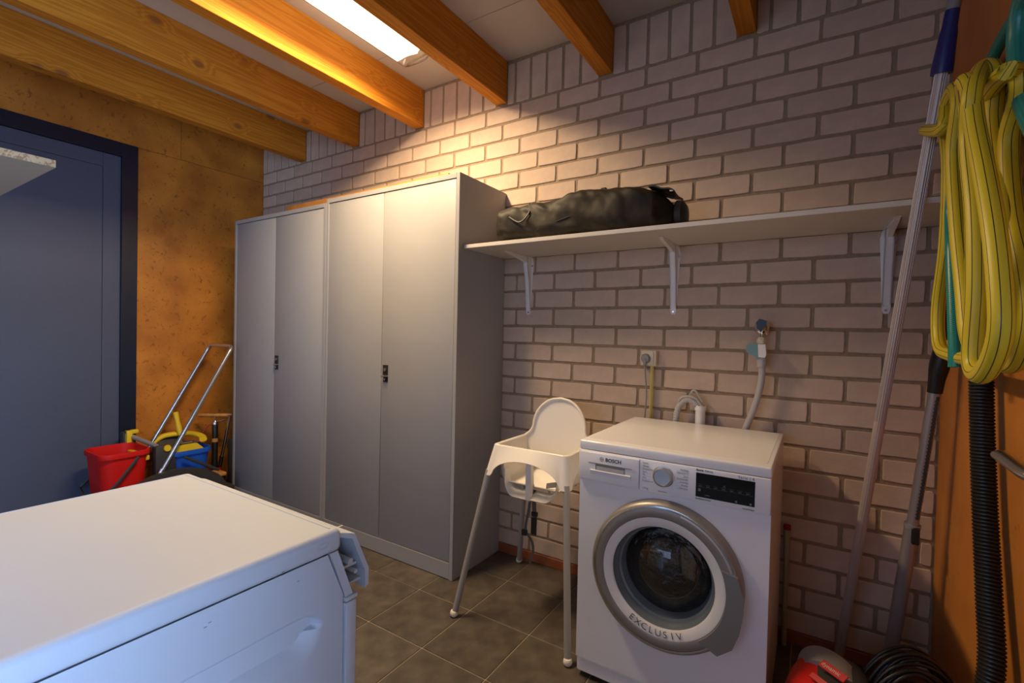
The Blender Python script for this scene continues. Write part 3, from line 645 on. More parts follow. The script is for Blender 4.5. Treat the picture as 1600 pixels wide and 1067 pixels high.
# outer skirt: rim, arched openings and leg sockets (one wall, following a rounded rectangle)
def rrect(t, hx, hy, r):
    # t 0..1 round the rectangle, starting at front-left corner going along the front to the right
    per = [2 * (hx - r), math.pi * r / 2, 2 * (hy - r), math.pi * r / 2] * 2; per[4] = 2 * (hx - r); per[6] = 2 * (hy - r)
    L_ = sum(per); d = (t % 1) * L_; i = 0
    while d > per[i] and i < 7: d -= per[i]; i += 1
    if i == 0: return (-hx + r + d, -hy)
    if i == 1: a = d / r; return (hx - r + r * math.sin(a), -hy + r - r * math.cos(a))
    if i == 2: return (hx, -hy + r + d)
    if i == 3: a = d / r; return (hx - r + r * math.cos(a), hy - r + r * math.sin(a))
    if i == 4: return (hx - r - d, hy)
    if i == 5: a = d / r; return (-hx + r - r * math.sin(a), hy - r + r * math.cos(a))
    if i == 6: return (-hx, hy - r - d)
    a = d / r; return (-hx + r - r * math.cos(a), -hy + r - r * math.sin(a))
def skirt(u, v):
    hx, hy = .172 + .022 * v, .143 + .032 * v
    x, y = rrect(u, hx, hy, .022)
    # bottom depth: shallow in the middle of each side, deep at corners
    ex = abs(x) / hx; ey = abs(y) / hy; side_front = ey > .985 or (ex < .9)
    q = ex if (ey >= ex) else ey
    q = min(1, q / .80); arch = .045 + .078 * (1 - math.sqrt(max(0, 1 - q * q))) if q < 1 else .123
    z = ZR - v * arch
    return Hc(x, y, z)
sk = MB().grid(skirt, 160, 8)
obj('seat_skirt', sk, 'white_plastic', hc, 50, solid=-.0035)
# rim + bowl + backrest as one moulded surface
def shell(u, v):
    # v: 0 rim outer -> 1 seat bottom centre, u round
    x, y = rrect(u, .172, .143, .022); k = v
    if k < .12: s_ = 1 - k * .5; dz = .004 * math.sin(k / .12 * math.pi); return Hc(x * s_, y * s_, ZR + dz)
    kk = (k - .12) / .88
    if kk < .55:
        t = kk / .55; s_ = .94 - .10 * t; return Hc(x * s_, y * s_ + .01 * t, ZR - .15 * t * t * (1.6 - .6 * t) - (.0))
    t = (kk - .55) / .45; s_ = .84 * (1 - t); return Hc(x * s_, y * s_ + .01, ZR - .15 - .035 * math.sin(t * math.pi / 2))
bowl = MB()
nu, nv = 120, 24; base = 0
pts = [[shell(i / nu, j / nv) for j in range(nv + 1)] for i in range(nu)]
for i in range(nu):
    for j in range(nv + 1): bowl.v.append(pts[i][j])
for i in range(nu):
    for j in range(nv):
        q = [Vector(pts[i][j]), Vector(pts[(i + 1) % nu][j + 1])]; c = (q[0] + q[1]) / 2 - Vector((hcx, hcy, 0))
        # leg openings in the front wall, on both sides of the crotch post
        if c.y < -.09 and .545 < c.z < .664 and .014 < abs(c.x) < .128: continue
        i2 = (i + 1) % nu; bowl.f.append((i * (nv + 1) + j, i2 * (nv + 1) + j, i2 * (nv + 1) + j + 1, i * (nv + 1) + j + 1))
obj('seat_bowl', bowl, 'white_plastic', hc, 50, solid=.004)
fl_ = MB()
for sgn in (-1, 1):
    pl = [(.012, 0), (.125, 0), (.128, -.03), (.118, -.060), (.095, -.080), (.035, -.092), (.012, -.085)]
    def lip(u, v, sgn=sgn):
        w_ = .012 + (.126 - .012) * u; e = math.sin(math.pi * min(1, max(0, (u - .0)))) ** .45 if u > .5 else 1
        return Hc(sgn * w_, -.085 - .055 * v * (.6 + .4 * e), ZR - .150 - .030 * math.sin(min(1, e) * 1.57) - .022 * v * v * e + (1 - e) * .05)
    fl_.grid(lip, 20, 8)
obj('seat_front_lip', fl_, 'white_plastic', hc, 50, solid=.004)
obj('crotch_post', MB().box(Hc(-.013, -.142, ZR - .205), Hc(.013, -.118, ZR - .008), .004, 2), 'white_plastic', hc)
def back(u, v):
    # u up, v across: straight sides flare into the rim below, a half round on top
    z = ZR - .12 + (.880 - ZR + .12) * u; top = .880; rr = .128
    if z > top - rr: hw = math.sqrt(max(0, rr * rr - (z - (top - rr)) ** 2))
    else:
        t = max(0, min(1, (top - rr - z) / .055)); hw = rr + .040 * t * t
        if z < ZR: hw = .160
    x = hw * (2 * v - 1); y = .118 + .028 * (z - ZR + .12) / .3 - .018 * (abs(x) / .17) ** 2
    return Hc(x, y, z)
bk = MB().grid(back, 60, 28)
bo = obj('backrest', bk, 'white_plastic', hc, 50, solid=.010)
rim = [Vector(back(u_, 1)) for u_ in [.40 + .6 * i / 30 for i in range(31)]] + [Vector(back(u_, 0)) for u_ in [1 - .6 * i / 30 for i in range(31)]]
obj('back_rim', MB().tube([p + Vector((0, -.003, 0)) for p in rim], .0065, 8), 'white_plastic', bo, 60)
stp = MB()
def ribbon(pts, w_, dirv, mb):
    d = Vector(dirv).normalized() * w_ / 2; P = [Vector(p) for p in sm(pts, 5)]; base = len(mb.v); th = Vector((0, -.0012, .0))
    for p in P: mb.v += [tuple(p - d), tuple(p + d), tuple(p + d + th), tuple(p - d + th)]
    for i in range(len(P) - 1):
        for k in range(4): mb.f.append((base + i * 4 + k, base + i * 4 + (k + 1) % 4, base + i * 4 + 4 + (k + 1) % 4, base + i * 4 + 4 + k))
ribbon([Hc(.02, -.02, .528), Hc(.07, -.03, .545), Hc(.145, .01, .555)], .022, (0, .3, 1), stp)
obj('lap_strap', stp, 'strap_grey', hc, 0); stp = MB()
ribbon([Hc(-.02, -.05, .512), Hc(-.012, -.065, .45), Hc(-.008, -.062, .40), Hc(-.012, -.06, .33)], .020, (1, 0, 0), stp)
obj('hanging_strap', stp, 'strap_grey', hc, 0); stp = MB()
ribbon([Hc(-.03, -.06, .50), Hc(-.040, -.062, .42), Hc(-.052, -.062, .34), Hc(-.02, -.064, .30), Hc(-.012, -.064, .26), Hc(-.025, -.064, .215), Hc(-.022, -.064, .20)], .012, (1, 0, .2), stp)
so = obj('safety_strap', stp, 'strap_grey', hc, 0)
for a_, b_, bv in ((( -.024, -.070, .405), (.004, -.056, .425), .003), ((-.068, -.072, .315), (-.044, -.056, .34), .003), ((-.024, -.069, .330), (.003, -.064, .400), .002)):
    obj('buckle', MB().box(Hc(*a_), Hc(*b_), bv), 'black_plastic', so)
obj('strap_hook', MB().tube([Hc(.195, .08, .50), Hc(.225, .07, .515), Hc(.23, .07, .49), Hc(.20, .08, .48)], .003, 6), 'black_plastic', so)

# ================================================================== services on the brick wall
sk_ = thing('wall_socket', 'ivory surface-mounted wall socket left of the grey drain hose', 'socket', (.713, -.006, 1.075))
obj('socket_box', MB().box((.682, -.040, 1.040), (.748, -.005, 1.108), .005, 2), 'ivory_plastic', sk_)
obj('cover_plate', MB().box((.684, -.046, 1.044), (.738, -.0405, 1.104), .004, 2), 'ivory_plastic', sk_)
obj('socket_well', MB().lathe([(.021, -.002), (.021, 0.001), (.024, 0.001), (.025, -.003), (.023, -.004), (.021, -.002)], (.706, -.046, 1.073), 'y', 28), 'ivory_plastic', sk_)
pg = thing('power_plug', 'grey plug with thin grey cord in the wall socket', 'plug', (.706, -.046, 1.073))
obj('plug_body', MB().lathe([(.0195, 0), (.0195, -.010), (.015, -.016), (0, -.017)], (.706, -.0465, 1.073), 'y', 24).box((.699, -.066, 1.045), (.713, -.050, 1.073), .003), 'grey_plastic', pg)
obj('power_cord', MB().tube(sm([(.706, -.058, 1.05), (.7065, -.05, 1.0), (.712, -.045, .92), (.708, -.045, .83), (.70, -.04, .70), (.72, -.035, .5)]), .0035, 8), 'grey_plastic', pg)
tagp(obj('conduit_pipe', MB().tube([(.727, -.022, 1.0395), (.727, -.021, .90), (.724, -.021, .70), (.722, -.021, .03)], .008, 12), 'green_sleeve', None), 'thin yellow-green conduit pipe running down from the wall socket', 'conduit')
wp = thing('drain_pipe', 'short white drain standpipe behind the washing machine', 'pipe', (.938, -.035, 0))
obj('pipe', MB().lathe([(.0195, .02), (.0195, .868), (.0225, .868), (.0225, .888), (.0185, .888), (.0185, .80)], (.938, -.042, 0), 'z', 28), 'white_paint', wp)
dh = thing('drain_hose', 'grey corrugated drain hose bent over into the white standpipe', 'hose', (.89, -.05, .9))
pth = sm([(.830, -.05, .60), (.838, -.05, .74), (.842, -.05, .82), (.853, -.05, .875), (.885, -.05, .908), (.920, -.048, .893), (.940, -.044, .862), (.940, -.043, .80)], 22)
obj('corrugated_hose', MB().tube(pth, [.0125 + .0011 * math.sin(i * 1.6) for i in range(len(pth))], 14), 'light_grey', dh, 60)
hk = MB(); hk.tube(sm([(.852, -.05, .898), (.87, -.05, .918), (.900, -.05, .922), (.925, -.05, .912), (.948, -.05, .885)], 5), .006, 8, flat=2.0); hk.tube(sm([(.893, -.048, .922), (.906, -.048, .947), (.920, -.048, .945), (.932, -.048, .925), (.945, -.048, .905)], 5), .004, 8)
obj('hose_hook', hk, 'light_grey', dh)
tp_ = thing('water_tap', 'small chrome wall tap above the grey supply hose', 'tap', (1.158, -.006, 1.215))
obj('tap_body', MB().lathe([(.022, 0), (.022, -.006), (.012, -.010), (.012, -.045), (0, -.045)], (1.160, -.006, 1.205), 'y', 20).cyl((1.158, -.045, 1.205), (1.157, -.050, 1.172), .0085, 14), 'chrome', tp_)
obj('tap_knob', MB().lathe([(0, .026), (.012, .026), (.021, .020), (.026, .006), (.026, -.012), (.020, -.020), (0, -.022)], (1.157, -.062, 1.212), 'z', 22), 'chrome', tp_)
obj('knob_cap', MB().prism([(1.139, 1.232), (1.150, 1.247), (1.176, 1.239), (1.170, 1.214), (1.156, 1.195), (1.145, 1.21)], 'y', -.092, -.082), 'black_plastic', tp_, 0)
obj('hose_nut', MB().lathe([(0, .017), (.010, .017), (.014, .010), (.0165, .006), (.0165, -.008), (0, -.008)], (1.156, -.052, 1.160), 'z', 12), 'ivory_plastic', tp_, 30)
ah = thing('supply_hose', 'grey water supply hose with teal valve box hanging from the tap', 'hose', (1.15, -.055, 1.1))
obj('valve_box', MB().prism([(1.108, 1.142), (1.118, 1.151), (1.172, 1.148), (1.176, 1.110), (1.172, 1.100), (1.146, 1.096), (1.116, 1.113), (1.108, 1.12)], 'y', -.082, -.038), 'teal_plastic', ah, 0)
obj('valve_cover', MB().prism([(1.147, 1.150), (1.173, 1.149), (1.1765, 1.108), (1.172, 1.099), (1.150, 1.100)], 'y', -.084, -.036), 'white_paint', ah, 0)
obj('hose_cuff', MB().lathe([(0, .02), (.017, .02), (.018, .0), (.0155, -.022), (0, -.022)], (1.160, -.058, 1.082), 'z', 18), 'light_grey', ah)
obj('hose', MB().tube(sm([(1.160, -.058, 1.075), (1.162, -.058, 1.03), (1.155, -.056, .97), (1.138, -.052, .90), (1.115, -.048, .83), (1.09, -.045, .74), (1.07, -.04, .60)]), .0122, 16), 'light_grey', ah, 60)
rp_ = thing('pipe_stub', 'thin cream pipe stub with dark red cap right of the washing machine', 'pipe', (1.262, -.03, 0))
obj('pipe', MB().lathe([(0, .0), (.0095, .0), (.0095, .13), (.0125, .13), (.0125, .138), (.0095, .138), (.0095, .385), (.0118, .385), (.0118, .448), (0, .448)], (1.262, -.032, 0), 'z', 18), 'pipe_cream', rp_)
obj('pipe_cap', MB().lathe([(0, .462), (.0125, .461), (.0128, .446), (.012, .444)], (1.262, -.032, 0), 'z', 18), 'dark_red', rp_)

# ================================================================== long poles at the right
def lerp(a, b, t): return tuple(a[i] + (b[i] - a[i]) * t for i in range(3))
pa, pb = (1.428, -.085, .0), (1.624, -.50, 2.19)
du = thing('duster_pole', 'long silver telescopic pole with blue collar and fluffy grey duster head', 'duster', pa)
obj('lower_tube', MB().tube([pa, lerp(pa, pb, .42)], .0142, 24), 'aluminium', du)
obj('upper_tube', MB().tube([lerp(pa, pb, .42), lerp(pa, pb, .872)], .0130, 24), 'aluminium', du)
rb = MB()
ax = (Vector(pb) - Vector(pa)).normalized(); sd = ax.cross(Vector((0, 1, 0))).normalized(); fd = ax.cross(sd)
for k in range(16):
    a = 2 * math.pi * k / 16; off = (sd * math.cos(a) + fd * math.sin(a)) * .0137
    rb.tube([Vector(pa) + off * 1.03, Vector(lerp(pa, pb, .868)) + off * .98], .0011, 5)
obj('tube_ribs', rb, 'aluminium', du)
obj('blue_collar', MB().tube([lerp(pa, pb, .862), lerp(pa, pb, .868), lerp(pa, pb, .905), lerp(pa, pb, .912), lerp(pa, pb, .935)], [.0235, .024, .019, .0165, .015], 20), 'blue_collar', du)
obj('grey_sleeve', MB().tube([lerp(pa, pb, .93), lerp(pa, pb, .985), lerp(pa, pb, 1.02)], [.0155, .0165, .0175], 20), 'grey_plastic', du)
hd = MB(); hc0 = Vector(lerp(pa, pb, 1.03)) + Vector((-.035, 0, .05)); rnd = random.Random(3)
for i in range(1500):
    d = Vector((rnd.gauss(0, 1), rnd.gauss(0, 1), rnd.gauss(0, .8))).normalized(); l = .058 + rnd.random() * .020
    p0 = hc0 + d * .012; p1 = hc0 + Vector((d.x * l, d.y * l * .55, d.z * l * 1.05)) + Vector((0, 0, -.008)); s_ = d.orthogonal().normalized() * .0011
    hd.add([p0 - s_, p0 + s_, p1], [(0, 1, 2)])
tagp(obj('duster_bristles', hd, 'bristle', du, 0), kind='stuff')
# vacuum tube
va = thing('vacuum_tube', 'silver telescopic vacuum cleaner tube with black curved handle in the corner', 'vacuum tube', (1.572, -.12, 0))
q0, q1, q2 = (1.562, -.115, .005), (1.596, -.20, .61), (1.642, -.262, 1.075)
qm = lerp(q0, q2, .55)
obj('lower_tube', MB().tube([q0, qm], .0195, 24), 'tube_metal', va)
obj('upper_tube', MB().tube([qm, lerp(q0, q2, .97)], .0155, 24), 'tube_metal', va)
d_ = (Vector(q2) - Vector(q0)).normalized()
rc = MB()
for i in range(34): 
    c = Vector(lerp(q0, q2, .58 + i * .0105)) + Vector((.006, -.0135, 0)); rc.box(c - Vector((.005, .003, .0022)), c + Vector((.005, .002, .0022)))
obj('notched_rail', rc.tube([Vector(lerp(q0, q2, .575)) + Vector((.006, -.0125, 0)), Vector(lerp(q0, q2, .94)) + Vector((.006, -.0125, 0))], .0045, 6), 'dark_plastic', va, 0)
obj('tube_ring', MB().tube([lerp(q0, q2, .545), lerp(q0, q2, .556)], .0215, 24), 'grey_plastic', va)
c = Vector(qm) + Vector((.006, -.018, -.025)); obj('slide_button', MB().box(c - Vector((.010, .008, .026)), c + Vector((.010, .008, .026)), .003), 'black_plastic', va)
hn = sm([lerp(q0, q2, .95), q2, (1.652, -.275, 1.18), (1.650, -.278, 1.29), (1.655, -.285, 1.36), (1.672, -.30, 1.41)], 6)
obj('vacuum_handle', MB().tube(hn, [.0185 + .004 * math.exp(-((i - 8) / 2.) ** 2) + .009 * (i / len(hn)) for i in range(len(hn))], 20), 'black_plastic', va)
obj('handle_cuff', MB().tube([(1.650, -.278, 1.27), (1.651, -.279, 1.315)], .031, 24), 'dark_plastic', va)
# corrugated vacuum hose
hp = sm([(1.668, -.50, 1.36), (1.662, -.575, 1.25), (1.660, -.615, 1.10), (1.660, -.645, .95), (1.660, -.69, .78), (1.658, -.745, .63), (1.652, -.80, .50), (1.62, -.84, .36), (1.56, -.86, .26), (1.50, -.82, .20)], 6)
mb = MB(); L_ = sum((hp[i + 1] - hp[i]).length for i in range(len(hp) - 1)); nr = int(L_ / .0026); dd = [0]
for i in range(len(hp) - 1): dd.append(dd[-1] + (hp[i + 1] - hp[i]).length)
P = []; q = 0
for k in range(nr + 1):
    s_ = L_ * k / nr
    while q < len(hp) - 2 and dd[q + 1] < s_: q += 1
    t = (s_ - dd[q]) / (dd[q + 1] - dd[q]); P.append(hp[q].lerp(hp[q + 1], t))
mb.tube(P, [.0225 if (k // 1) % 3 else .0195 for k in range(len(P))], 20)
tagp(obj('vacuum_hose', mb, 'black_plastic', None, 25), 'thick black corrugated vacuum hose hanging down the orange wall', 'hose')

# ================================================================== hoses on the hook
hk = thing('wall_hook', 'silver metal hook sticking out of the orange wall above the yellow hose', 'hook', (1.69, -.70, 1.763))
obj('hook_rod', MB().tube(sm([(1.693, -.70, 1.763), (1.675, -.70, 1.763), (1.660, -.702, 1.763), (1.645, -.706, 1.768), (1.640, -.71, 1.785)], 5), .0065, 12), 'steel', hk)
YEL= [(1.575, -0.397, 1.761), (1.575, -0.631, 1.679), (1.585, -0.596, 1.744), (1.585, -0.677, 1.75), (1.585, -0.72, 1.693), (1.585, -0.688, 1.599), (1.585, -0.749, 1.428), (1.585, -0.823, 1.283), (1.585, -0.87, 1.191), (1.585, -0.94, 1.156), (1.585, -1.001, 1.189), (1.585, -0.991, 1.29), (1.585, -0.913, 1.418), (1.585, -0.84, 1.561), (1.585, -0.786, 1.673), (1.56, -0.9, 1.67), (1.56, -0.945, 1.636), (1.56, -0.99, 1.549), (1.56, -1.055, 1.452), (1.56, -1.114, 1.356), (1.56, -1.152, 1.272), (1.56, -1.17, 1.196), (1.56, -1.14, 1.149), (1.56, -1.078, 1.12), (1.56, -1.03, 1.145), (1.56, -1.037, 1.264), (1.56, -1.011, 1.399), (1.56, -0.95, 1.541), (1.56, -0.963, 1.628), (1.61, -0.788, 1.739), (1.61, -0.869, 1.683), (1.61, -0.864, 1.598), (1.61, -0.934, 1.445), (1.61, -0.983, 1.322), (1.61, -0.996, 1.234), (1.61, -0.955, 1.159), (1.61, -0.81, 1.138), (1.61, -0.591, 1.141), (1.61, -0.467, 1.163), (1.61, -0.433, 1.266), (1.61, -0.497, 1.427), (1.61, -0.493, 1.625), (1.61, -0.424, 1.783), (1.635, -0.34, 1.882), (1.635, -0.42, 1.83), (1.635, -0.508, 1.632), (1.635, -0.587, 1.456), (1.635, -0.683, 1.294), (1.635, -0.775, 1.193), (1.635, -0.878, 1.216), (1.635, -0.92, 1.33), (1.635, -0.878, 1.456), (1.635, -0.797, 1.579), (1.635, -0.843, 1.637), (1.635, -0.896, 1.652), (1.6, -0.993, 1.637), (1.6, -0.912, 1.652), (1.6, -0.824, 1.647), (1.6, -0.774, 1.648), (1.66, -0.468, 1.836), (1.66, -0.555, 1.833), (1.66, -0.634, 1.747), (1.66, -0.607, 1.626), (1.66, -0.664, 1.437), (1.66, -0.75, 1.287), (1.66, -0.777, 1.194), (1.66, -0.667, 1.159), (1.66, -0.415, 1.164), (1.66, -0.223, 1.181), (1.66, -0.177, 1.3), (1.66, -0.283, 1.459), (1.66, -0.345, 1.626), (1.66, -0.455, 1.76), (1.66, -0.659, 1.764), (1.62, -0.949, 1.65), (1.62, -0.967, 1.6), (1.62, -0.916, 1.541), (1.62, -0.952, 1.405), (1.62, -1.019, 1.295), (1.62, -1.05, 1.21), (1.62, -1.012, 1.147), (1.62, -0.943, 1.136), (1.62, -0.91, 1.179)]
GRN= [(1.6, -0.693, 1.116), (1.6, -0.685, 1.165), (1.6, -0.647, 1.299), (1.6, -0.617, 1.408), (1.6, -0.606, 1.516), (1.668, -0.287, 1.733), (1.668, -0.466, 1.818), (1.668, -0.665, 1.857), (1.668, -0.782, 1.832), (1.668, -0.881, 1.729), (1.668, -0.913, 1.555), (1.668, -0.872, 1.476), (1.668, -0.805, 1.433), (1.668, -0.794, 1.346), (1.668, -0.843, 1.217)]
GRNB= [(1.625, -1.105, 1.736), (1.625, -0.962, 1.776), (1.625, -0.927, 1.729), (1.625, -0.942, 1.654), (1.625, -0.974, 1.585), (1.625, -1.06, 1.49)]
GRNC= [(1.672, -0.749, 1.797), (1.672, -0.703, 1.741), (1.672, -0.683, 1.64), (1.672, -0.718, 1.546), (1.672, -0.698, 1.443), (1.672, -0.758, 1.325), (1.672, -0.792, 1.219), (1.672, -0.833, 1.169)]

yh = thing('yellow_hose', 'coiled yellow garden hose with dark stripes hanging on the wall hook', 'hose', (1.62, -.7, 1.75))
obj('hose_coil', MB().tube(sm(YEL, 6), .0150, 16), 'yellow_hose', yh, 60)
tie = MB(); k0 = Vector(YEL[0]); 
for i in range(4): tie.tube([k0 + Vector((.004 + .010 * i, -.004, -.013)), k0 + Vector((.004 + .010 * i, -.010, 0)), k0 + Vector((.004 + .010 * i, -.004, .013)), k0 + Vector((.004 + .010 * i, .008, 0))], .0055, 8, closed=True)
obj('coiled_tie', tie, 'yellow_hose', yh, 60)
gh = thing('green_hose', 'dark green braided garden hose hanging behind and beside the yellow hose', 'hose', (1.65, -.6, 1.7))
obj('hose_end', MB().tube(sm(GRN, 6), .0125, 16), 'green_hose', gh, 60)
obj('hose_loop', MB().tube(sm(GRNB, 8), .0165, 16), 'green_hose', gh, 60)
obj('hose_loop', MB().tube(sm(GRNC, 6), .0150, 14), 'green_hose', gh, 60)
hdl = thing('door_lever', 'silver lever handle at the right edge of the picture', 'handle', (1.69, -1.0, .97))
obj('lever', MB().tube(sm([(1.640, -.868, .958), (1.634, -.90, .962), (1.634, -.96, .960), (1.636, -1.02, .957), (1.65, -1.045, .956), (1.690, -1.05, .956)], 6), [.004, .009] + [.0105] * 29, 16, flat=1.6), 'steel', hdl, 60)
obj('rosette', MB().lathe([(.0, -.008), (.024, -.008), (.026, 0)], (1.694, -1.05, .956), 'x', 24), 'steel', hdl)

# ================================================================== vacuum cleaner and cable
vc = thing('vacuum_cleaner', 'red vacuum cleaner with dark grey carrying handle in the bottom right corner', 'vacuum cleaner', (1.37, -.62, 0))
def hull(u, v):
    a = 2 * math.pi * v; ph = math.pi * .5 * u
    r = math.cos(ph) ** .55; z = .27 * math.sin(ph) ** .9
    ca, sa = math.cos(a), math.sin(a)
    return (1.372 + .118 * r * math.copysign(abs(ca) ** .8, ca), -.640 + .185 * r * math.copysign(abs(sa) ** .8, sa), .03 + z)
obj('hull', MB().grid(hull, 24, 48, True), 'red_gloss', vc, 60)
obj('bumper', MB().tube([(1.372 + .125 * math.cos(a), -.64 + .192 * math.sin(a), .06) for a in [2 * math.pi * i / 48 for i in range(48)]], .018, 10, closed=True), 'dark_plastic', vc, 60)
def cov(u, v):
    a = 2 * math.pi * v; ph = math.pi * .5 * u; r_ = math.cos(ph) ** .5; ca, sa = math.cos(a), math.sin(a)
    return (1.397 + .095 * r_ * math.copysign(abs(ca) ** .8, ca), -.645 + .182 * r_ * math.copysign(abs(sa) ** .8, sa), .08 + .228 * math.sin(ph) ** .8)
obj('motor_cover', MB().grid(cov, 20, 44, True), 'dark_plastic', vc, 60)
def band(u, v):
    # wide dark handle bridging the cover
    a = math.pi * (1.04 - 1.08 * u); w_ = (v - .5) * .075
    return (1.377 + .080 * math.cos(a) * (1 + .10 * math.sin(a)), -.600 + w_ - .04 * math.cos(a), .20 + (.120 * math.sin(a) ** .8 if math.sin(a) > 0 else .12 * math.sin(a)))
obj('carry_handle', MB().grid(band, 40, 8), 'grey_plastic', vc, 60, solid=.018)
LM = Matrix.Translation((1.378, -.668, .326)) @ Matrix.Rotation(R(-39), 4, 'Z') @ Matrix.Rotation(R(28), 4, 'X')
slb = obj('red_label', MB().box((-.034, -.011, -.002), (.034, .011, .002), .001, M=LM), 'sticker_red', vc, 0)
tx = MB(); text_mesh(tx, 'dynamic', .015, LM @ Matrix.Translation((-.030, 0, .0021)), depth=.0003); obj('label_print', tx, 'sticker_print', slb, 0)
LM2 = Matrix.Translation((1.358, -.706, .308)) @ Matrix.Rotation(R(-39), 4, 'Z') @ Matrix.Rotation(R(28), 4, 'X')
obj('red_strip', MB().box((-.036, -.008, -.003), (.036, .008, .002), .001, M=LM2), 'sticker_red', vc, 0)
for sx in (1.29, 1.455): obj('wheel', MB().lathe([(0, -.012), (.04, -.012), (.045, -.008), (.045, .008), (.04, .012), (0, .012)], (sx, -.52, .045), 'x', 24), 'black_plastic', vc)
cb = MB(); rnd = random.Random(5); P = []
for L0 in range(13):
    rx, rz = rnd.uniform(.075, .108), rnd.uniform(.13, .175); ox, oy = rnd.uniform(-.012, .012), rnd.uniform(-.04, .04); tw = rnd.uniform(-.35, .35)
    for k in range(10):
        a = 2 * math.pi * k / 10 + .3; x = rx * math.cos(a); z = rz * math.sin(a)
        P.append((1.560 + ox + x * math.cos(tw) + .16 * z * .3, -.56 + oy + x * .35, .20 + z + x * .0 + rnd.uniform(-.004, .004)))
for i, p in enumerate(P): P[i] = (min(p[0], 1.685), p[1], max(.008, p[2]))
cb.tube(sm(P, 4), .0042, 8)
tagp(obj('power_cable', cb, 'black_plastic', None, 60), 'bundle of thin black power cable beside the red vacuum cleaner', 'cable')

vc.location.x += .017
# ================================================================== cleaning corner at the left
mt = thing('mop_trolley', 'grey mop trolley with long chrome push handle and yellow wringer', 'trolley', (-2.12, -.85, 0))
hb = [(-1.95, -.885, .225), (-1.95, -.868, .262), (-1.95, -.470, 1.000), (-1.955, -.452, 1.030), (-1.975, -.446, 1.042), (-2.225, -.446, 1.042), (-2.245, -.455, 1.025), (-2.25, -.470, .995), (-2.25, -.785, .42), (-2.25, -.82, .36)]
obj('push_handle', MB().tube(hb, .0125, 16), 'brushed_metal', mt, 50)
obj('handle_joint', MB().tube([(-1.95, -.90, .20), (-1.95, -.845, .31)], .0165, 14), 'steel', mt)
ch = MB(); ch.box((-2.33, -1.15, .085), (-1.93, -.43, .115), .008, 2)
ch.prism([(-1.10, .10)] + [(-.79 + .30 * math.cos(R(a)), .10 + .20 * math.sin(R(a))) for a in range(170, 5, -11)] + [(-.49, .10)], 'x', -1.945, -1.905)
obj('chassis', ch, 'dark_plastic', mt, 30)
obj('wringer_bracket', MB().box((-2.02, -.875, .25), (-1.965, -.765, .445), .008, 2), 'dark_plastic', mt)
obj('wringer_bracket', MB().box((-2.33, -.93, .28), (-2.28, -.87, .50), .006, 2), 'dark_plastic', mt)
obj('bracket_knob', MB().lathe([(0, .008), (.018, .008), (.02, 0)], (-1.965, -.815, .428), 'x', 20), 'yellow_plastic', mt)
yw = MB(); yw.box((-2.275, -.925, .37), (-2.235, -.895, .515), .006, 2); yw.box((-2.275, -.925, .37), (-1.99, -.895, .40), .006, 2); yw.box((-2.275, -.925, .49), (-2.245, -.86, .515), .006, 2)
obj('wringer_frame', yw, 'yellow_plastic', mt)
obj('wringer_bar', MB().cyl((-2.26, -.895, .475), (-2.0, -.86, .445), .013, 14), 'grey_plastic', mt)
yr = sm([(-2.25, -.80, .40), (-2.26, -.72, .445), (-2.22, -.60, .45), (-2.12, -.56, .44), (-2.04, -.58, .43)], 6)
obj('wringer_rim', MB().tube(yr, .016, 10, flat=1.4), 'yellow_plastic', mt)
obj('wringer_basket', MB().grid(lambda u, v: (-2.27 + .27 * v, -.76 + .13 * u, .43 - .10 * math.sin(v * math.pi) * (1 - .3 * u)), 8, 12), 'dark_plastic', mt, 60, solid=.006)
obj('press_plate', MB().prism([(-.84, .355), (-.83, .395), (-.78, .425), (-.64, .425), (-.60, .385), (-.59, .365), (-.80, .350)], 'x', -2.06, -1.985), 'yellow_plastic', mt, 0)
for sy in (-1.09, -.50):
    for sx in (-2.30, -1.95): obj('castor', MB().lathe([(0, -.012), (.036, -.012), (.042, -.006), (.042, .006), (.036, .012), (0, .012)], (sx, sy, .042), 'x', 20).box((sx - .018, sy - .02, .045), (sx + .018, sy + .02, .086), .003), 'black_plastic', mt)
def bucket(name, label, y0, y1, x0, x1, zt, m):
    t = thing(name, label, 'bucket', ((x0 + x1) / 2, (y0 + y1) / 2, .116))
    cx, cy, hx, hy = (x0 + x1) / 2, (y0 + y1) / 2, (x1 - x0) / 2, (y1 - y0) / 2; zb = .117
    prof = [(zb, 0.), (zb, .80), (zb + .04, .83), (zt - .03, .965), (zt - .028, 1.035), (zt - .012, 1.045), (zt, 1.03), (zt, .985), (zt - .03, .955), (zb + .05, .80), (zb + .01, .0)]
    def f(u, v):
        q = v * (len(prof) - 1); i = min(int(q), len(prof) - 2); w_ = q - i; z = prof[i][0] * (1 - w_) + prof[i + 1][0] * w_; s_ = prof[i][1] * (1 - w_) + prof[i + 1][1] * w_
        x, y = rrect(u, hx * max(s_, .001), hy * max(s_, .001), min(.06, hx * max(s_, .001) * .5)); return (cx + x, cy + y, z)
    mb = MB(); nv = len(prof) - 1
    mb.grid(lambda u, v: f(v, u), nv, 64, True); obj('bucket_shell', mb, m, t, 40)
    return t, cx, cy, hx, hy
b1 = bucket('mop_bucket', 'red mop bucket nearest the blue door', -1.135, -.895, -2.25, -1.96, .442, 'red_plastic')
b2 = bucket('mop_bucket', 'blue mop bucket with yellow press plate, nearest the grey cabinet', -.80, -.555, -2.25, -1.96, .392, 'blue_plastic')
b1[0]['group'] = b2[0]['group'] = 'mop buckets on the trolley'
obj('bucket_bail', MB().tube([(-1.935, -.97, .412), (-1.935, -1.07, .28), (-1.94, -1.14, .215), (-2.10, -1.165, .205), (-2.26, -1.14, .215), (-2.27, -.97, .39)], .009, 10, flat=.6), 'dark_plastic', b1[0])
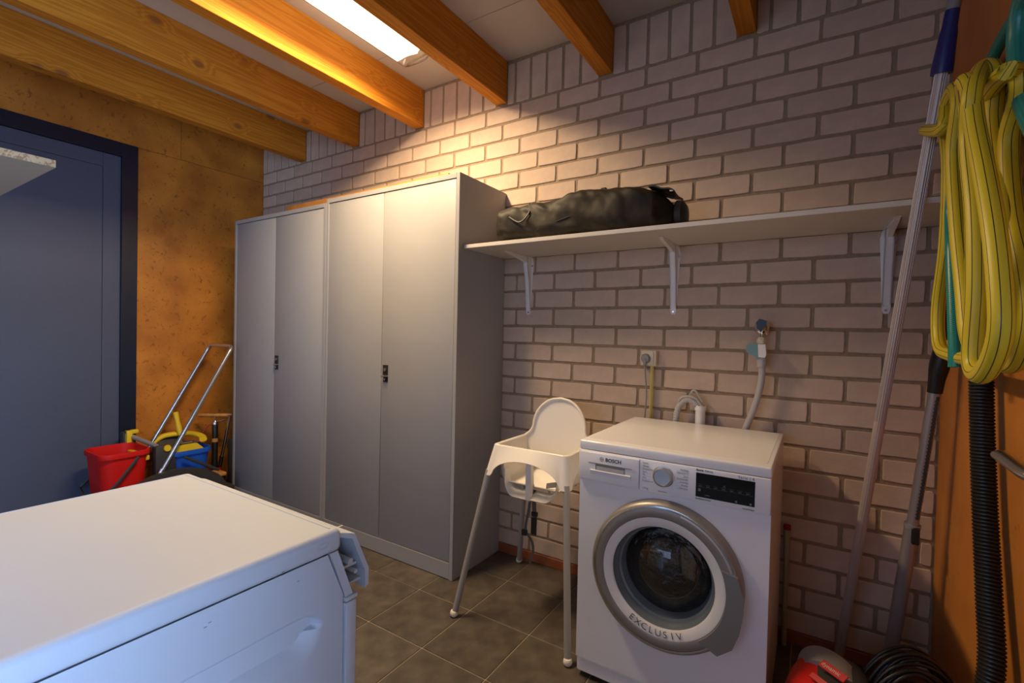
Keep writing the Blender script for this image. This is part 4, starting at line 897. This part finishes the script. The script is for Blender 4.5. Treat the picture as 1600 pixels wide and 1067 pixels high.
obj('bucket_bail', MB().tube([(-1.935, -.735, .362), (-1.935, -.61, .285), (-1.94, -.53, .235), (-2.1, -.525, .23), (-2.26, -.53, .24), (-2.268, -.735, .36)], .009, 10, flat=.6), 'dark_plastic', b2[0])
# yellow gripped mop stick
ms = thing('mop_stick', 'short mop stick with yellow grip standing in the blue bucket', 'mop', (-2.19, -.60, .16))
m0, m1 = (-2.17, -.635, .150), (-2.245, -.675, .60)
M0, M1 = (-2.17, -.60, .15), (-2.24, -.66, .598)
obj('stick', MB().tube([M0, lerp(M0, M1, .8)], .0095, 12), 'steel', ms)
obj('grip', MB().tube([lerp(M0, M1, .66), lerp(M0, M1, .80), lerp(M0, M1, .86), lerp(M0, M1, .99), M1], [.015, .017, .014, .016, .012], 14), 'yellow_plastic', ms)
# bicycle pump
bp_ = thing('floor_pump', 'black bicycle floor pump with wooden T-handle and red hose', 'pump', (-2.22, -.425, 0))
PX, PYY = -2.225, -.418
obj('barrel', MB().lathe([(0, .02), (.019, .02), (.019, .475), (.015, .49), (0, .492)], (PX, PYY, 0), 'z', 22), 'black_plastic', bp_)
obj('barrel_cap', MB().lathe([(.0195, .480), (.0195, .496), (.012, .508), (0, .510)], (PX, PYY, 0), 'z', 22), 'steel', bp_)
obj('label_band', MB().lathe([(.0195, .36), (.0195, .385)], (PX, PYY, 0), 'z', 22), 'turned_wood', bp_)
obj('pump_rod', MB().cyl((PX, PYY, .49), (PX, PYY, .540), .005, 10), 'steel', bp_)
hv = Vector((.75, .66, 0)).normalized(); hc_ = Vector((PX, PYY, .547))
obj('pump_handle', MB().tube([hc_ - hv * .112, hc_ - hv * .10, hc_ - hv * .05, hc_, hc_ + hv * .05, hc_ + hv * .10, hc_ + hv * .112], [.006, .0135, .012, .011, .012, .0135, .006], 14), 'turned_wood', bp_)
obj('foot_plate', MB().box((PX - .08, PYY - .025, 0), (PX + .08, PYY + .025, .018), .004), 'dark_red', bp_)
obj('pump_hose', MB().tube(sm([(PX, PYY - .015, .49), (PX - .01, PYY - .05, .47), (PX - .015, PYY - .085, .40), (PX - .01, PYY - .10, .32), (PX, PYY - .09, .22), (PX, PYY - .03, .05)]), .005, 8), 'dark_red', bp_)
obj('valve_lever', MB().tube([(PX, PYY - .01, .50), (PX + .03, PYY + .02, .505), (PX + .05, PYY + .045, .515)], .005, 8), 'steel', bp_)
# broom stick with red and black sleeve, hand brush
bs = thing('broom', 'silver broom stick with red and black sleeve beside the left grey cabinet', 'broom', (-2.16, -.43, 0))
a0, a1 = (-2.20, -.43, .03), (-2.085, -.385, .62)
a0 = (-2.200, -.415, .08); a1 = (-2.075, -.405, .50)
obj('stick', MB().tube([lerp(a0, a1, .38), (-2.057, -.404, .56)], .0105, 14), 'steel', bs)
obj('black_sleeve', MB().tube([lerp(a0, a1, .27), lerp(a0, a1, .45)], .0135, 14), 'black_plastic', bs)
obj('red_sleeve', MB().tube([lerp(a0, a1, .06), lerp(a0, a1, .30)], .0125, 14), 'red_plastic', bs)
obj('broom_head', MB().box((-2.26, -.45, .045), (-2.13, -.39, .085), .008, 2), 'dark_plastic', bs)
brs = MB()
for i in range(14):
    for j in range(4): brs.box((-2.255 + i * .009, -.447 + j * .016, 0), (-2.250 + i * .009, -.440 + j * .016, .046))
tagp(obj('broom_bristles', brs, 'black_plastic', bs, 0), kind='stuff')
hb_ = thing('hand_brush', 'wooden-backed hand brush hanging low beside the grey cabinet', 'brush', (-2.07, -.44, .16))
obj('brush_back', MB().box((-2.150, -.480, .158), (-2.035, -.43, .182), .007, 2), 'turned_wood', hb_)
tf = MB()
for i in range(12):
    for j in range(4): tf.box((-2.146 + i * .009, -.476 + j * .012, .0), (-2.141 + i * .009, -.470 + j * .012, .159))
tagp(obj('brush_bristles', tf, 'black_plastic', hb_, 0), kind='stuff')
tagp(obj('dark_dustpan', MB().box((-2.10, -.395, .005), (-2.035, -.375, .40), .006, 2, M=Matrix.Translation((0, 0, 0))), 'dark_plastic', None), 'dark upright dustpan board wedged between orange wall and grey cabinet', 'dustpan')
